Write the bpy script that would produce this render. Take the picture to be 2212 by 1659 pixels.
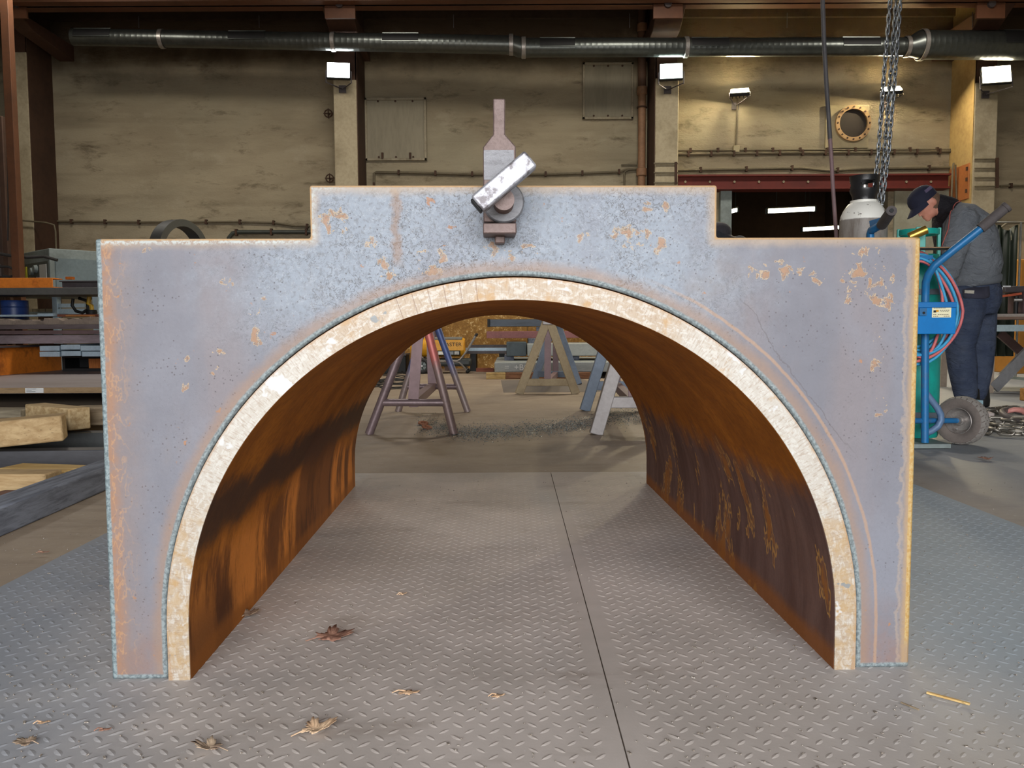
import bpy, bmesh, math, random
import numpy as np
from mathutils import Vector, Matrix, Euler
random.seed(7); rng = np.random.default_rng(7)
for o in list(bpy.data.objects): bpy.data.objects.remove(o)
sc = bpy.context.scene
COL = sc.collection
R = math.radians

# ------------------------------------------------------------------ camera
IW, IH, FPX = 2212, 1659, 1787.6
PITCH, ROLL, CAMH = 0.0687, -0.0049, 0.6
cp, sp, cr, sr = math.cos(PITCH), math.sin(PITCH), math.cos(ROLL), math.sin(ROLL)
FW = Vector((0, cp, -sp)); U0 = Vector((0, sp, cp)); R0 = Vector((1, 0, 0))
RT = R0*cr + U0*sr; UP = U0*cr - R0*sr
CAM = Vector((0, 0, CAMH))
cd = bpy.data.cameras.new('camera'); cam = bpy.data.objects.new('camera', cd); COL.objects.link(cam)
cd.sensor_width = 36.0; cd.lens = FPX/IW*36.0; cd.clip_start = 0.02; cd.clip_end = 300
mw = Matrix.Identity(4)
for i in range(3):
    mw[i][0] = RT[i]; mw[i][1] = UP[i]; mw[i][2] = -FW[i]; mw[i][3] = CAM[i]
cam.matrix_world = mw
sc.camera = cam

def at(px, py, Y):
    "world point on the plane y=Y seen at photo pixel px,py"
    d = FW + RT*((px-IW/2)/FPX) + UP*((IH/2-py)/FPX)
    return CAM + d*(Y/d.y)
def onz(px, py, z=0.0):
    "world point on the plane z=z seen at photo pixel px,py"
    d = FW + RT*((px-IW/2)/FPX) + UP*((IH/2-py)/FPX)
    return CAM + d*((z-CAMH)/d.z)

# ------------------------------------------------------------------ light
w = bpy.data.worlds.new('sky'); sc.world = w; w.use_nodes = True
bg = w.node_tree.nodes['Background']
bg.inputs[0].default_value = (0.96, 0.98, 1.0, 1); bg.inputs[1].default_value = 5.6
def area(name, loc, size, power, col=(1, 1, 1), rot=(0, 0, 0), sy=None, portal=False, spread=180):
    l = bpy.data.lights.new(name, 'AREA'); l.energy = power; l.color = col; l.size = size
    if sy: l.shape = 'RECTANGLE'; l.size_y = sy
    l.spread = R(spread)
    if portal: l.cycles.is_portal = True
    o = bpy.data.objects.new(name, l); o.location = loc; o.rotation_euler = rot; COL.objects.link(o)
    return o
GATE_Y = -3.4
area('gate_daylight', (0, GATE_Y, 1.7), 6.4, 1, rot=(R(90), 0, 0), sy=3.4, portal=True)
for x, y, p in ((-5.2, 9.4, 40), (-1.7, 9.4, 38), (1.7, 9.4, 40), (5.2, 9.4, 50)):
    area('rear_fill_light', (x, y, 5.0), 0.9, p, (1.0, 0.93, 0.82), spread=170)  # unseen overhead fill, added to brighten the rear hall and back wall
sc.view_settings.view_transform = 'Standard'; sc.view_settings.look = 'None'
sc.view_settings.gamma = 1; sc.view_settings.use_curve_mapping = False
sc.view_settings.exposure = 1.0

# ------------------------------------------------------------------ node helpers
def lin(r, g, b):
    f = lambda v: (v/255/12.92 if v <= 10.31 else ((v/255+0.055)/1.055)**2.4)
    return (f(r), f(g), f(b), 1.0)
class S:
    "a node socket with arithmetic"
    def __init__(s, nt, k): s.nt, s.k = nt, k
    def _m(s, op, *a, clamp=False):
        n = s.nt.nodes.new('ShaderNodeMath'); n.operation = op; n.use_clamp = clamp
        for i, v in enumerate((s,)+a):
            if isinstance(v, S): s.nt.links.new(v.k, n.inputs[i])
            else: n.inputs[i].default_value = v
        return S(s.nt, n.outputs[0])
    def __add__(s, o): return s._m('ADD', o)
    __radd__ = __add__
    def __sub__(s, o): return s._m('SUBTRACT', o)
    def __rsub__(s, o): return (s*-1.0)+o
    def __mul__(s, o): return s._m('MULTIPLY', o)
    __rmul__ = __mul__
    def __truediv__(s, o): return s._m('DIVIDE', o)
    def abs(s): return s._m('ABSOLUTE')
    def min(s, o): return s._m('MINIMUM', o)
    def max(s, o): return s._m('MAXIMUM', o)
    def sqrt(s): return s._m('SQRT')
    def gt(s, o): return s._m('GREATER_THAN', o)
    def sin(s): return s._m('SINE')
    def atan2(s, o): return s._m('ARCTAN2', o)
    def frac(s): return s._m('FRACT')
    def clamp(s): return s._m('ADD', 0.0, clamp=True)
    def ss(s, a, b):
        "smoothstep: 0 below a, 1 above b (a may exceed b)"
        n = s.nt.nodes.new('ShaderNodeMapRange'); n.interpolation_type = 'SMOOTHSTEP'
        inv = a > b
        lo, hi = (b, a) if inv else (a, b)
        s.nt.links.new(s.k, n.inputs[0]); n.inputs[1].default_value = lo; n.inputs[2].default_value = hi
        n.inputs[3].default_value = 1.0 if inv else 0.0; n.inputs[4].default_value = 0.0 if inv else 1.0
        return S(s.nt, n.outputs[0])
class Mat:
    def __init__(s, name):
        s.m = bpy.data.materials.new(name); s.m.use_nodes = True; s.nt = s.m.node_tree
        s.b = s.nt.nodes['Principled BSDF']
        tc = s.nt.nodes.new('ShaderNodeTexCoord'); s.obj = tc.outputs['Object']
        sx = s.nt.nodes.new('ShaderNodeSeparateXYZ'); s.nt.links.new(s.obj, sx.inputs[0])
        s.x, s.y, s.z = (S(s.nt, sx.outputs[i]) for i in range(3))
    def vec(s, x, y, z):
        n = s.nt.nodes.new('ShaderNodeCombineXYZ')
        for i, v in enumerate((x, y, z)):
            if isinstance(v, S): s.nt.links.new(v.k, n.inputs[i])
            else: n.inputs[i].default_value = v
        return n.outputs[0]
    def sc(s, fx, fy, fz): return s.vec(s.x*fx, s.y*fy, s.z*fz)
    def noise(s, scale, detail=4, rough=0.6, v=None, dist=0.0):
        n = s.nt.nodes.new('ShaderNodeTexNoise'); s.nt.links.new(v or s.obj, n.inputs['Vector'])
        n.inputs['Scale'].default_value = scale; n.inputs['Detail'].default_value = detail
        n.inputs['Roughness'].default_value = rough; n.inputs['Distortion'].default_value = dist
        return S(s.nt, n.outputs[0])
    def vor(s, scale, v=None, feat='F1', rnd=1.0):
        n = s.nt.nodes.new('ShaderNodeTexVoronoi'); n.feature = feat; s.nt.links.new(v or s.obj, n.inputs['Vector'])
        n.inputs['Scale'].default_value = scale; n.inputs['Randomness'].default_value = rnd
        return S(s.nt, n.outputs['Distance'])
    def col(s, c):
        n = s.nt.nodes.new('ShaderNodeRGB'); n.outputs[0].default_value = c; return n.outputs[0]
    def mix(s, f, a, b):
        n = s.nt.nodes.new('ShaderNodeMix'); n.data_type = 'RGBA'
        for i, v in ((6, a), (7, b)):
            if isinstance(v, tuple): n.inputs[i].default_value = v
            else: s.nt.links.new(v, n.inputs[i])
        if isinstance(f, S): s.nt.links.new(f.k, n.inputs[0])
        else: n.inputs[0].default_value = f
        return n.outputs[2]
    def fin(s, color, rough=0.6, metal=0.0, bump=None, bs=0.3, bd=0.01, spec=0.5):
        if isinstance(color, tuple): s.b.inputs['Base Color'].default_value = color
        else: s.nt.links.new(color, s.b.inputs['Base Color'])
        for nm, v in (('Roughness', rough), ('Metallic', metal), ('Specular IOR Level', spec)):
            if isinstance(v, S): s.nt.links.new(v.k, s.b.inputs[nm])
            else: s.b.inputs[nm].default_value = v
        if bump is not None:
            n = s.nt.nodes.new('ShaderNodeBump'); n.inputs['Strength'].default_value = bs; n.inputs['Distance'].default_value = bd
            s.nt.links.new(bump.k, n.inputs['Height']); s.nt.links.new(n.outputs[0], s.b.inputs['Normal'])
        return s.m
_mc = {}
def worn(name, c, c2=None, scale=6, rough=0.55, metal=0.0, amt=0.5, bump=0.15, st=(1, 1, 1), spec=0.4, lo=0.45, hi=0.7):
    "plain painted or bare surface with blotches of wear of a second colour"
    if name in _mc: return _mc[name]
    M = Mat(name); a = lin(*c); b = lin(*(c2 or tuple(v*0.65 for v in c)))
    v = M.sc(*st); n = M.noise(scale, 6, 0.65, v); f = M.noise(scale*9, 3, 0.6, v)
    k = M.mix(n.ss(lo, hi)*amt, a, b); k = M.mix(f.ss(0.35, 0.75)*0.3, k, b)
    _mc[name] = M.fin(k, rough, metal, n*0.6+f*0.4, bump, 0.01, spec); return _mc[name]
def emis(name, c, s):
    if name in _mc: return _mc[name]
    M = Mat(name); M.b.inputs['Emission Color'].default_value = (*c, 1); M.b.inputs['Emission Strength'].default_value = s
    _mc[name] = M.fin((*c, 1), 0.4); return _mc[name]

# ------------------------------------------------------------------ mesh helpers
class MB:
    def __init__(s): s.v, s.f = [], []
    def add(s, vs, fs):
        b = len(s.v); s.v += [tuple(p) for p in vs]; s.f += [tuple(i+b for i in f) for f in fs]; return s
    def box(s, c, size, rot=None):
        c = Vector(c); h = Vector(size)/2; M = rot if rot is not None else Matrix.Identity(3)
        vs = [c + M @ Vector((h.x*a, h.y*b, h.z*d)) for d in (-1, 1) for b in (-1, 1) for a in (-1, 1)]
        return s.add(vs, [(0, 2, 3, 1), (4, 5, 7, 6), (0, 1, 5, 4), (2, 6, 7, 3), (0, 4, 6, 2), (1, 3, 7, 5)])
    def span(s, lo, hi):
        return s.box([(a+b)/2 for a, b in zip(lo, hi)], [abs(b-a) for a, b in zip(lo, hi)])
    def bar(s, p0, p1, wd, ht, up=(0, 0, 1)):
        p0, p1 = Vector(p0), Vector(p1); d = p1-p0; L = d.length; d.normalize(); up = Vector(up)
        sd = d.cross(up); sd = sd.normalized() if sd.length > 1e-4 else Vector((1, 0, 0)); u = sd.cross(d)
        M = Matrix((sd, d, u)).transposed()
        return s.box((p0+p1)/2, (wd, L, ht), M)
    def tube(s, pts, r, n=10, cap=True, closed=False):
        P = [Vector(p) for p in pts]; m = len(P); rr = r if hasattr(r, '__len__') else [r]*m
        T = []
        for i in range(m):
            a = P[(i-1) % m] if (closed or i) else P[0]; b = P[(i+1) % m] if (closed or i < m-1) else P[-1]
            T.append((b-a).normalized())
        u = T[0].orthogonal().normalized(); vs, fs = [], []
        for i in range(m):
            u = (u - T[i]*u.dot(T[i]));
            u = u.normalized() if u.length > 1e-6 else T[i].orthogonal().normalized()
            q = T[i].cross(u)
            vs += [P[i] + (u*math.cos(2*math.pi*k/n)+q*math.sin(2*math.pi*k/n))*rr[i] for k in range(n)]
        for i in range(m if closed else m-1):
            j = (i+1) % m
            fs += [(i*n+k, i*n+(k+1) % n, j*n+(k+1) % n, j*n+k) for k in range(n)]
        if cap and not closed:
            fs += [tuple(range(n))[::-1], tuple(range((m-1)*n, m*n))]
        return s.add(vs, fs)
    def cyl(s, p0, p1, r, r1=None, n=20): return s.tube([p0, p1], [r, r if r1 is None else r1], n)
    def lathe(s, prof, base, axis=(0, 0, 1), n=32):
        "profile of (radius, height) spun about axis through base"
        ax = Vector(axis).normalized(); u = ax.orthogonal().normalized(); q = ax.cross(u); b = Vector(base); m = len(prof)
        vs = [b + ax*h + (u*math.cos(2*math.pi*k/n)+q*math.sin(2*math.pi*k/n))*r for r, h in prof for k in range(n)]
        fs = [(i*n+k, i*n+(k+1) % n, (i+1)*n+(k+1) % n, (i+1)*n+k) for i in range(m-1) for k in range(n)]
        return s.add(vs, fs)
    def prism(s, pts, d):
        "closed polygon of points (already 3d) pushed along vector d"
        n = len(pts); d = Vector(d); P = [Vector(p) for p in pts]
        return s.add(P+[p+d for p in P], [tuple(range(n))[::-1], tuple(range(n, 2*n))] +
                     [(i, (i+1) % n, n+(i+1) % n, n+i) for i in range(n)])
    def loft(s, rings, n=18):
        "rings of (centre, axis u, axis v)"
        vs, fs = [], []
        for c, u, v in rings:
            vs += [Vector(c)+Vector(u)*math.cos(2*math.pi*k/n)+Vector(v)*math.sin(2*math.pi*k/n) for k in range(n)]
        for i in range(len(rings)-1):
            fs += [(i*n+k, i*n+(k+1) % n, (i+1)*n+(k+1) % n, (i+1)*n+k) for k in range(n)]
        m = len(rings); fs += [tuple(range(n))[::-1], tuple(range((m-1)*n, m*n))]
        return s.add(vs, fs)
    def ball(s, c, r, n=14, rot=None):
        r = r if hasattr(r, '__len__') else (r, r, r); c = Vector(c); M = rot if rot is not None else Matrix.Identity(3); m = n//2+1
        vs = [c + M @ Vector((r[0]*math.sin(math.pi*i/m)*math.cos(2*math.pi*k/n), r[1]*math.sin(math.pi*i/m)*math.sin(2*math.pi*k/n), r[2]*math.cos(math.pi*i/m)))
              for i in range(1, m) for k in range(n)]
        fs = [(i*n+k, (i+1)*n+k, (i+1)*n+(k+1) % n, i*n+(k+1) % n) for i in range(m-2) for k in range(n)]
        vs += [c + M @ Vector((0, 0, r[2])), c + M @ Vector((0, 0, -r[2]))]; a = (m-1)*n
        fs += [(a, k, (k+1) % n) for k in range(n)] + [(a+1, (m-2)*n+(k+1) % n, (m-2)*n+k) for k in range(n)]
        return s.add(vs, fs)
    def torus(s, c, Rm, r, axis=(0, 0, 1), n=24, k=8, sq=None):
        ax = Vector(axis).normalized(); u = ax.orthogonal().normalized(); q = ax.cross(u); c = Vector(c)
        return s.tube([c+(u*math.cos(2*math.pi*i/n)+q*math.sin(2*math.pi*i/n))*Rm for i in range(n)], r, k, closed=True)
    def mesh(s, name, mat, smooth=False, fix=True):
        me = bpy.data.meshes.new(name); me.from_pydata(s.v, [], s.f)
        if fix:
            bm = bmesh.new(); bm.from_mesh(me); bmesh.ops.recalc_face_normals(bm, faces=bm.faces); bm.to_mesh(me); bm.free()
        if mat: me.materials.append(mat)
        if smooth:
            me.polygons.foreach_set('use_smooth', [True]*len(me.polygons))
            if smooth is not True:
                me.set_sharp_from_angle(angle=R(smooth))
        me.update(); return me
    def build(s, name, mat, parent=None, smooth=40, bev=0, local=False, fix=True):
        o = bpy.data.objects.new(name, s.mesh(name, mat, smooth, fix)); COL.objects.link(o)
        if parent is not None:
            o.parent = parent
            if not local and parent.parent is None and parent.type == 'EMPTY': o.matrix_parent_inverse = parent.matrix_basis.inverted()
        if bev:
            b = o.modifiers.new('bevel', 'BEVEL'); b.width = bev; b.segments = 2; b.limit_method = 'ANGLE'; b.angle_limit = R(40)
        return o
def tag(o, label=None, cat=None, group=None, kind=None):
    for k, v in (('label', label), ('category', cat), ('group', group), ('kind', kind)):
        if v: o[k] = v
    return o
def thing(name, loc, label, cat, group=None, rz=0):
    o = bpy.data.objects.new(name, None); o.empty_display_size = 0.05; COL.objects.link(o)
    o.location = loc; o.rotation_euler = (0, 0, rz); o.matrix_basis; return tag(o, label, cat, group)
def kids(o): return [c for c in bpy.data.objects if c.parent == o]
def copy_tree(o, loc=None, rz=None, label=None, parent=None):
    c = o.copy(); COL.objects.link(c)
    if parent is not None: c.parent = parent
    if loc is not None: c.location = loc
    if rz is not None: c.rotation_euler = (0, 0, rz)
    if label: c['label'] = label
    for k in kids(o): copy_tree(k, parent=c)
    return c
def struct(o): o['kind'] = 'structure'; return o
def text(body, size, loc, right, up, mat, name, parent, thick=0.0005, align='CENTER', sx=1.0):
    "flat raised lettering, turned into a mesh"
    cu = bpy.data.curves.new(name, 'FONT'); cu.body = body; cu.size = size; cu.extrude = thick; cu.align_x = align; cu.align_y = 'CENTER'
    t = bpy.data.objects.new(name, cu); COL.objects.link(t)
    me = bpy.data.meshes.new_from_object(t.evaluated_get(bpy.context.evaluated_depsgraph_get())); bpy.data.objects.remove(t)
    r = Vector(right).normalized()*sx; u = Vector(up).normalized(); n = Vector(right).normalized().cross(u)
    M = Matrix((r, u, n)).transposed().to_4x4(); M.translation = Vector(loc); me.transform(M)
    me.materials.clear(); me.materials.append(mat)
    o = bpy.data.objects.new(name, me); COL.objects.link(o); o.parent = parent
    if parent is not None and parent.parent is None and parent.type == 'EMPTY': o.matrix_parent_inverse = parent.matrix_basis.inverted()
    return o
# ------------------------------------------------------------------ materials of the setting
def m_wall():
    M = Mat('board_formed_concrete')
    b = M.noise(1.0, 5, 0.6, M.sc(0.8, 1, 3.2)); big = M.noise(0.55, 4, 0.6); wob = M.noise(2.2, 4, 0.6)
    sp_ = M.noise(2.1, 7, 0.74, M.sc(0.8, 1, 2.2), 0.3); fine = M.noise(26, 3, 0.6, M.sc(1, 1, 2))
    k = M.mix(b.ss(0.35, 0.65), lin(140, 128, 106), lin(158, 146, 122))
    k = M.mix(big.ss(0.4, 0.68)*0.5, k, lin(144, 138, 118))
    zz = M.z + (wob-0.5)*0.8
    k = M.mix(sp_.ss(0.52, 0.74)*0.75, k, lin(74, 62, 46)); soft = M.noise(1.0, 3, 0.5, M.sc(.25, 1, 3.6)); k = M.mix(soft.ss(.5, .68)*.4, k, lin(106, 95, 76)); k = M.mix(M.noise(1.7, 6, .7, M.vec(M.x+5, M.y, M.z*1.6)).ss(.54, .7)*.35, k, lin(172, 162, 140))
    joint = ((M.z/0.335).frac()-0.5).abs().ss(0.485, 0.5)
    k = M.mix(joint*0.05, k, lin(92, 82, 62))
    head_dark = zz.ss(4.15, 4.95)*0.88  # concrete turns dark brown towards the wall head, with a wavering edge
    k = M.mix(head_dark, k, lin(58, 42, 30))
    k = M.mix(fine.ss(0.62, 0.75)*0.25, k, lin(85, 75, 58))
    return M.fin(k, 0.9, 0, b*0.3+sp_*0.5+fine*0.3-joint*0.05, 0.5, 0.03, 0.15)
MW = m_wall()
def m_floor():
    M = Mat('trodden_dusty_floor')
    a = M.noise(0.9, 6, 0.65); s1 = M.noise(3.0, 6, 0.7, M.sc(0.35, 1.6, 1)); f = M.noise(60, 3, 0.6); g = M.noise(11, 5, 0.7)
    k = M.mix(a.ss(0.38, 0.64), lin(138, 122, 106), lin(154, 138, 120))
    k = M.mix(s1.ss(0.5, 0.72)*0.55, k, lin(104, 88, 76))
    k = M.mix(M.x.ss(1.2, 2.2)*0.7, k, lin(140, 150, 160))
    k = M.mix(g.ss(0.6, 0.75)*0.5, k, lin(118, 106, 92)); k = M.mix(f.ss(0.62, 0.72)*0.3, k, lin(185, 180, 175))
    return M.fin(k, g*0.3+0.45, 0, f*0.5+g*0.5, 0.25, 0.004, 0.35)
def m_tread(name):
    M = Mat(name)
    a = M.noise(1.5, 5, 0.65); g = M.noise(9, 6, 0.7); f = M.noise(150, 3, 0.6); st = M.noise(4, 5, 0.7, M.sc(0.5, 1.4, 1))
    k = M.mix(a.ss(0.35, 0.65), lin(170, 161, 154), lin(190, 180, 173))
    k = M.mix(M.noise(1.0, 3, 0.5, M.sc(1.2, 0.5, 1)).ss(0.52, 0.7)*0.55, k, lin(158, 162, 168))
    k = M.mix(st.ss(0.55, 0.72)*0.45, k, lin(132, 119, 108))
    k = M.mix(g.ss(0.58, 0.74)*0.4, k, lin(128, 120, 117))
    k = M.mix(f.ss(0.66, 0.72)*0.4, k, lin(205, 200, 198))
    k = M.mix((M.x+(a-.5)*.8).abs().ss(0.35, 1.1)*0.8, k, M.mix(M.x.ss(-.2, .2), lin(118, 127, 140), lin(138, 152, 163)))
    return M.fin(k, g*0.25+0.5, 0.0, f*0.5+g*0.5, 0.18, 0.002, 0.25)
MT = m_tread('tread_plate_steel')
MFLOOR = m_floor()
MCOL = worn('column_concrete', (168, 156, 130), (120, 108, 84), 2.5, 0.85, bump=0.4, amt=0.6)
MCOLY = worn('column_side_lit', (165, 140, 92), (120, 96, 58), 2.0, 0.85, bump=0.4)  # lit yellow tone of the right column's side, put into the colour
MBROWN = worn('brown_painted_steel', (78, 52, 38), (46, 32, 24), 1.5, 0.7)
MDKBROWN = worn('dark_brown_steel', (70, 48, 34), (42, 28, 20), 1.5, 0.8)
MGIRD = worn('girder_red_brown', (104, 66, 44), (72, 46, 32), 1.2, 0.6)
MLINTEL = worn('oxide_red_beam', (104, 36, 26), (70, 26, 20), 1.6, 0.6)
MDUCT = worn('galvanised_duct', (98, 102, 99), (66, 68, 66), 2.0, 0.34, 0.85, bump=0.05)
MBLACK = worn('black_matt', (22, 22, 23), (12, 12, 12), 4, 0.6)
MRUB = worn('black_rubber', (48, 46, 45), (34, 32, 31), 8, 0.75)
MBEIGE = worn('beige_panel', (150, 138, 112), (118, 106, 82), 1.8, 0.75)
MCOND = worn('grey_conduit', (104, 94, 74), (70, 62, 46), 5, 0.6)
MPIPE = worn('drain_pipe', (140, 104, 76), (96, 68, 48), 3, 0.6)
MROOM = worn('far_room_brown', (96, 72, 54), (66, 48, 36), 0.8, 0.9)
MDARKST = worn('dark_steel_plate', (78, 72, 74), (52, 46, 44), 3, 0.55, 0.2)
MORANGE = worn('orange_paint', (226, 130, 44), (160, 80, 24), 3.5, 0.5, amt=0.8, lo=0.5, hi=0.62)
MLBLUE = worn('pale_blue_grey_steel', (164, 184, 198), (126, 142, 156), 6, 0.5, 0.2)
MGREYP = worn('grey_paint', (132, 142, 140), (92, 98, 96), 3, 0.55)
MSTEEL = worn('bright_steel', (168, 164, 160), (110, 100, 92), 12, 0.35, 0.7)
MWOOD = None
def wood(name, c, c2, ax=0):
    st = [9, 9, 9]; st[ax] = 0.9; M = Mat(name)
    n = M.noise(5, 6, 0.65, M.sc(*st), 0.4); d = M.noise(3, 5, 0.7); f = M.noise(14, 4, 0.6, M.sc(*st))
    k = M.mix(n.ss(0.32, 0.68), lin(*c), lin(*c2)); k = M.mix(d.ss(0.55, 0.75)*0.6, k, lin(*[v*0.55 for v in c]))
    k = M.mix(f.ss(0.6, 0.72)*0.5, k, lin(*[v*0.5 for v in c2]))
    return M.fin(k, 0.8, 0, n*0.5+f*0.5, 0.5, 0.004, 0.25)

# ------------------------------------------------------------------ the hall
YW = 12.5                                    # face of the back wall
XL, XR, ZC = -8.3, 9.3, 7.6
fl = MB().span((-14, -40, -0.4), (16, 24, -0.006)).build('floor', MFLOOR); struct(fl)
XS = (-1.2, 0.158, 1.52)
def lug(cx, cy, ang, sc_=1.0):
    "one raised tear of the tread: pointed oval with a ridge"
    L, B, Hh = 0.0150*sc_, 0.0062*sc_, 0.0012*sc_
    c, s = math.cos(ang), math.sin(ang)
    pts = [(-L, 0, 0), (-L*.45, -B*.8, 0), (L*.1, -B, 0), (L*.6, -B*.65, 0), (L, 0, 0), (L*.6, B*.65, 0), (L*.1, B, 0), (-L*.45, B*.8, 0), (-L*.4, 0, Hh), (L*.45, 0, Hh)]
    v = [(cx+x*c-y*s, cy+x*s+y*c, z-0.0002) for x, y, z in pts]
    f = [(0, 1, 8), (1, 2, 8), (2, 9, 8), (2, 3, 9), (3, 4, 9), (4, 5, 9), (5, 6, 9), (6, 8, 9), (6, 7, 8), (7, 0, 8)]
    return v, f
A = 0.0375
for i in (0, 1):
    x0, x1 = XS[i]+0.0012, XS[i+1]-0.0012
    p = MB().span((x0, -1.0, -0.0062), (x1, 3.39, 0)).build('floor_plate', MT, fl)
    p['label'] = ('steel tread floor plate left of the long seam', 'steel tread floor plate right of the long seam')[i]
    m = MB(); ox = random.uniform(0, .02)
    for r in range(int((3.36-0.8)/A)):
        for q in range(int((x1-x0-0.03)/A)):
            for t in (0, 1):
                x = x0+0.02+ox+(q+t*0.5)*A; y = 0.8+(r+t*0.5)*A
                if x > x1-0.018 or y > 3.365: continue
                wearp = 0.5+0.5*math.sin(x*5.1+1.3)*math.cos(y*3.7+x*2)
                v, f = lug(x, y, R(45 if t else -45), random.uniform(0.86, 1.04)*(0.82+0.2*wearp)); m.add(v, f)
    t_ = m.build('tread_pattern', MT, p, smooth=False, fix=False); t_['kind'] = 'stuff'

# doorway in the back wall (to the next bay), seen above the right shoulder of the plate
dL, dR = at(1556, 440, YW).x, at(1918, 440, YW).x; dT = at(1700, 404, YW).z
wb = MB()
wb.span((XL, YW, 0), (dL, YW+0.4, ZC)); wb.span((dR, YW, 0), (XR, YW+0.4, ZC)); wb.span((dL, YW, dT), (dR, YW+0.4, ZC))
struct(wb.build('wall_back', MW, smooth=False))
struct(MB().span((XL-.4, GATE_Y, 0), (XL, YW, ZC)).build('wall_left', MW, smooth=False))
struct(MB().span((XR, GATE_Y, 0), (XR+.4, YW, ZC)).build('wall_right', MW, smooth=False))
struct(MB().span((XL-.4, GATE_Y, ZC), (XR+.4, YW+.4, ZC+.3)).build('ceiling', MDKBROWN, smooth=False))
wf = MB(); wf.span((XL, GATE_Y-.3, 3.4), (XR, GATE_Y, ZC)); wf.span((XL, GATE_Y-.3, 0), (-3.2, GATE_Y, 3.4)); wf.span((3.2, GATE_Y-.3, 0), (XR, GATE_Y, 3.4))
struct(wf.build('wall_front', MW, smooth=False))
# the next bay
fr = MB(); fr.span((dL-3, 23, 0), (dR+3, 23.3, 5)); fr.span((dL-3, YW+.4, 5), (dR+3, 23.3, 5.2))
fr.span((dL-3.3, YW+.4, 0), (dL-3, 23.3, 5)); fr.span((dR+3, YW+.4, 0), (dR+3.3, 23.3, 5))
struct(fr.build('wall_far', MROOM, smooth=False))
# pale wall panel right of the doorway, steel jamb, oxide-red lintel
a, b = at(1932, 408, YW-.02), at(2056, 408, YW-.02)
struct(MB().span((a.x, YW-.05, 0), (b.x, YW, a.z)).build('trim_7', worn('pale_wall_panel', (160, 158, 140), (130, 126, 106), 2.5, 0.8), smooth=False, bev=.008))
a, b = at(1556, 440, YW-.1), at(1580, 440, YW-.1)
jm = MB().span((a.x, YW-.12, 0), (b.x, YW+.1, dT)).build('trim_8', MGREYP, smooth=False); struct(jm)
a, b = at(1460, 378, YW-.25), at(2052, 407, YW-.25)
lt = struct(MB().span((a.x, YW-.28, b.z), (b.x, YW, b.z+.025)).span((a.x, YW-.28, a.z-.025), (b.x, YW, a.z)).span((a.x, YW-.2, b.z), (b.x, YW-.0, a.z)).build('trim_5', MLINTEL, smooth=False))
for k in range(11):
    q = at(1480+k*53, 393, YW-.2); MB().cyl(q, q+Vector((0, -.02, 0)), .018, n=6).build('bolt', MBEIGE, lt)
# columns
def column(n, x0, x1, base_top, side, side_mat, sx):
    "concrete pilaster standing proud of the wall; its inner side is covered by a thin sheet of another colour"
    Yf = 11.87; l, r = at(x0, 200, Yf).x, at(x1, 200, Yf).x
    o = struct(MB().span((l, Yf, 0), (r, YW, base_top)).build('trim_%d' % n, MCOL, smooth=False, bev=.012))
    u = MB().span((l+.02, Yf+.02, base_top), (r-.02, YW, ZC)).build('column_head', MBROWN, o, smooth=False)
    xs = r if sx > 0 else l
    MB().span((xs, Yf+.012, 0), (xs+.012*sx, YW, ZC)).build('column_side_sheet', side_mat, o, smooth=False)  # thin sheet carrying the separate colour of the inner side
    return o, l, r
Yf = 11.87
ztop = at(745, 172, Yf).z
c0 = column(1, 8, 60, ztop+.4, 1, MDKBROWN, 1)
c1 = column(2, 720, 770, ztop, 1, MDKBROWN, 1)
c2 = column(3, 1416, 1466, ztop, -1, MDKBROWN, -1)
c3 = column(4, 2107, 2157, at(2130, 178, Yf).z, -1, MCOLY, -1)
# crane girder on corbels
za = at(1100, 9, 11.0).z
struct(MB().span((XL, 10.85, za), (XR, 11.2, za+.03)).span((XL, 11.0, za), (XR, 11.04, za+.7)).span((XL, 10.85, za+.7), (XR, 11.2, za+.73)).build('trim_6', MGIRD, smooth=False))
for tn, (px0, px1) in zip((9, 11, 12, 13), ((12, 60), (697, 772), (1408, 1482), (2108, 2180))):
    a, b = at(px0, 65, 11.25), at(px1, 65, 11.25); zt = za-.004
    cb = struct(MB().prism([(a.x+.04, 11.05, zt), (a.x+.04, YW, zt), (a.x+.04, YW, a.z-.02), (a.x+.04, 11.45, a.z+.05)], (b.x-a.x-.08, 0, 0)).build('trim_%d' % tn, MBROWN, smooth=False, bev=.01))
    q0, q1 = at(px0+4, 38, 11.0), at(px1-6, 2, 11.0)
    MB().span((q0.x, 11.02, q0.z), (q1.x, 11.06, za)).build('bearing_plate', MGIRD, cb, smooth=False)
    c = at((px0+px1)/2-2, 8, 11.0); MB().cyl((c.x, 11.02, c.z), (c.x, 10.98, c.z), .05, n=10).build('bolt', MDARKST, cb)
# horizontal relief bands of the ring beam at the head of the wall
z0, z1 = at(1100, 42, YW).z, at(1100, 66, YW).z
struct(MB().span((XL, YW-.06, z0), (XR, YW, z0+1.2)).build('trim_10', worn('dark_ring_beam', (72, 56, 42), (44, 32, 24), 1.4, 0.9, bump=.4), smooth=False))  # ring beam in a blotchy dark brown
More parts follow.
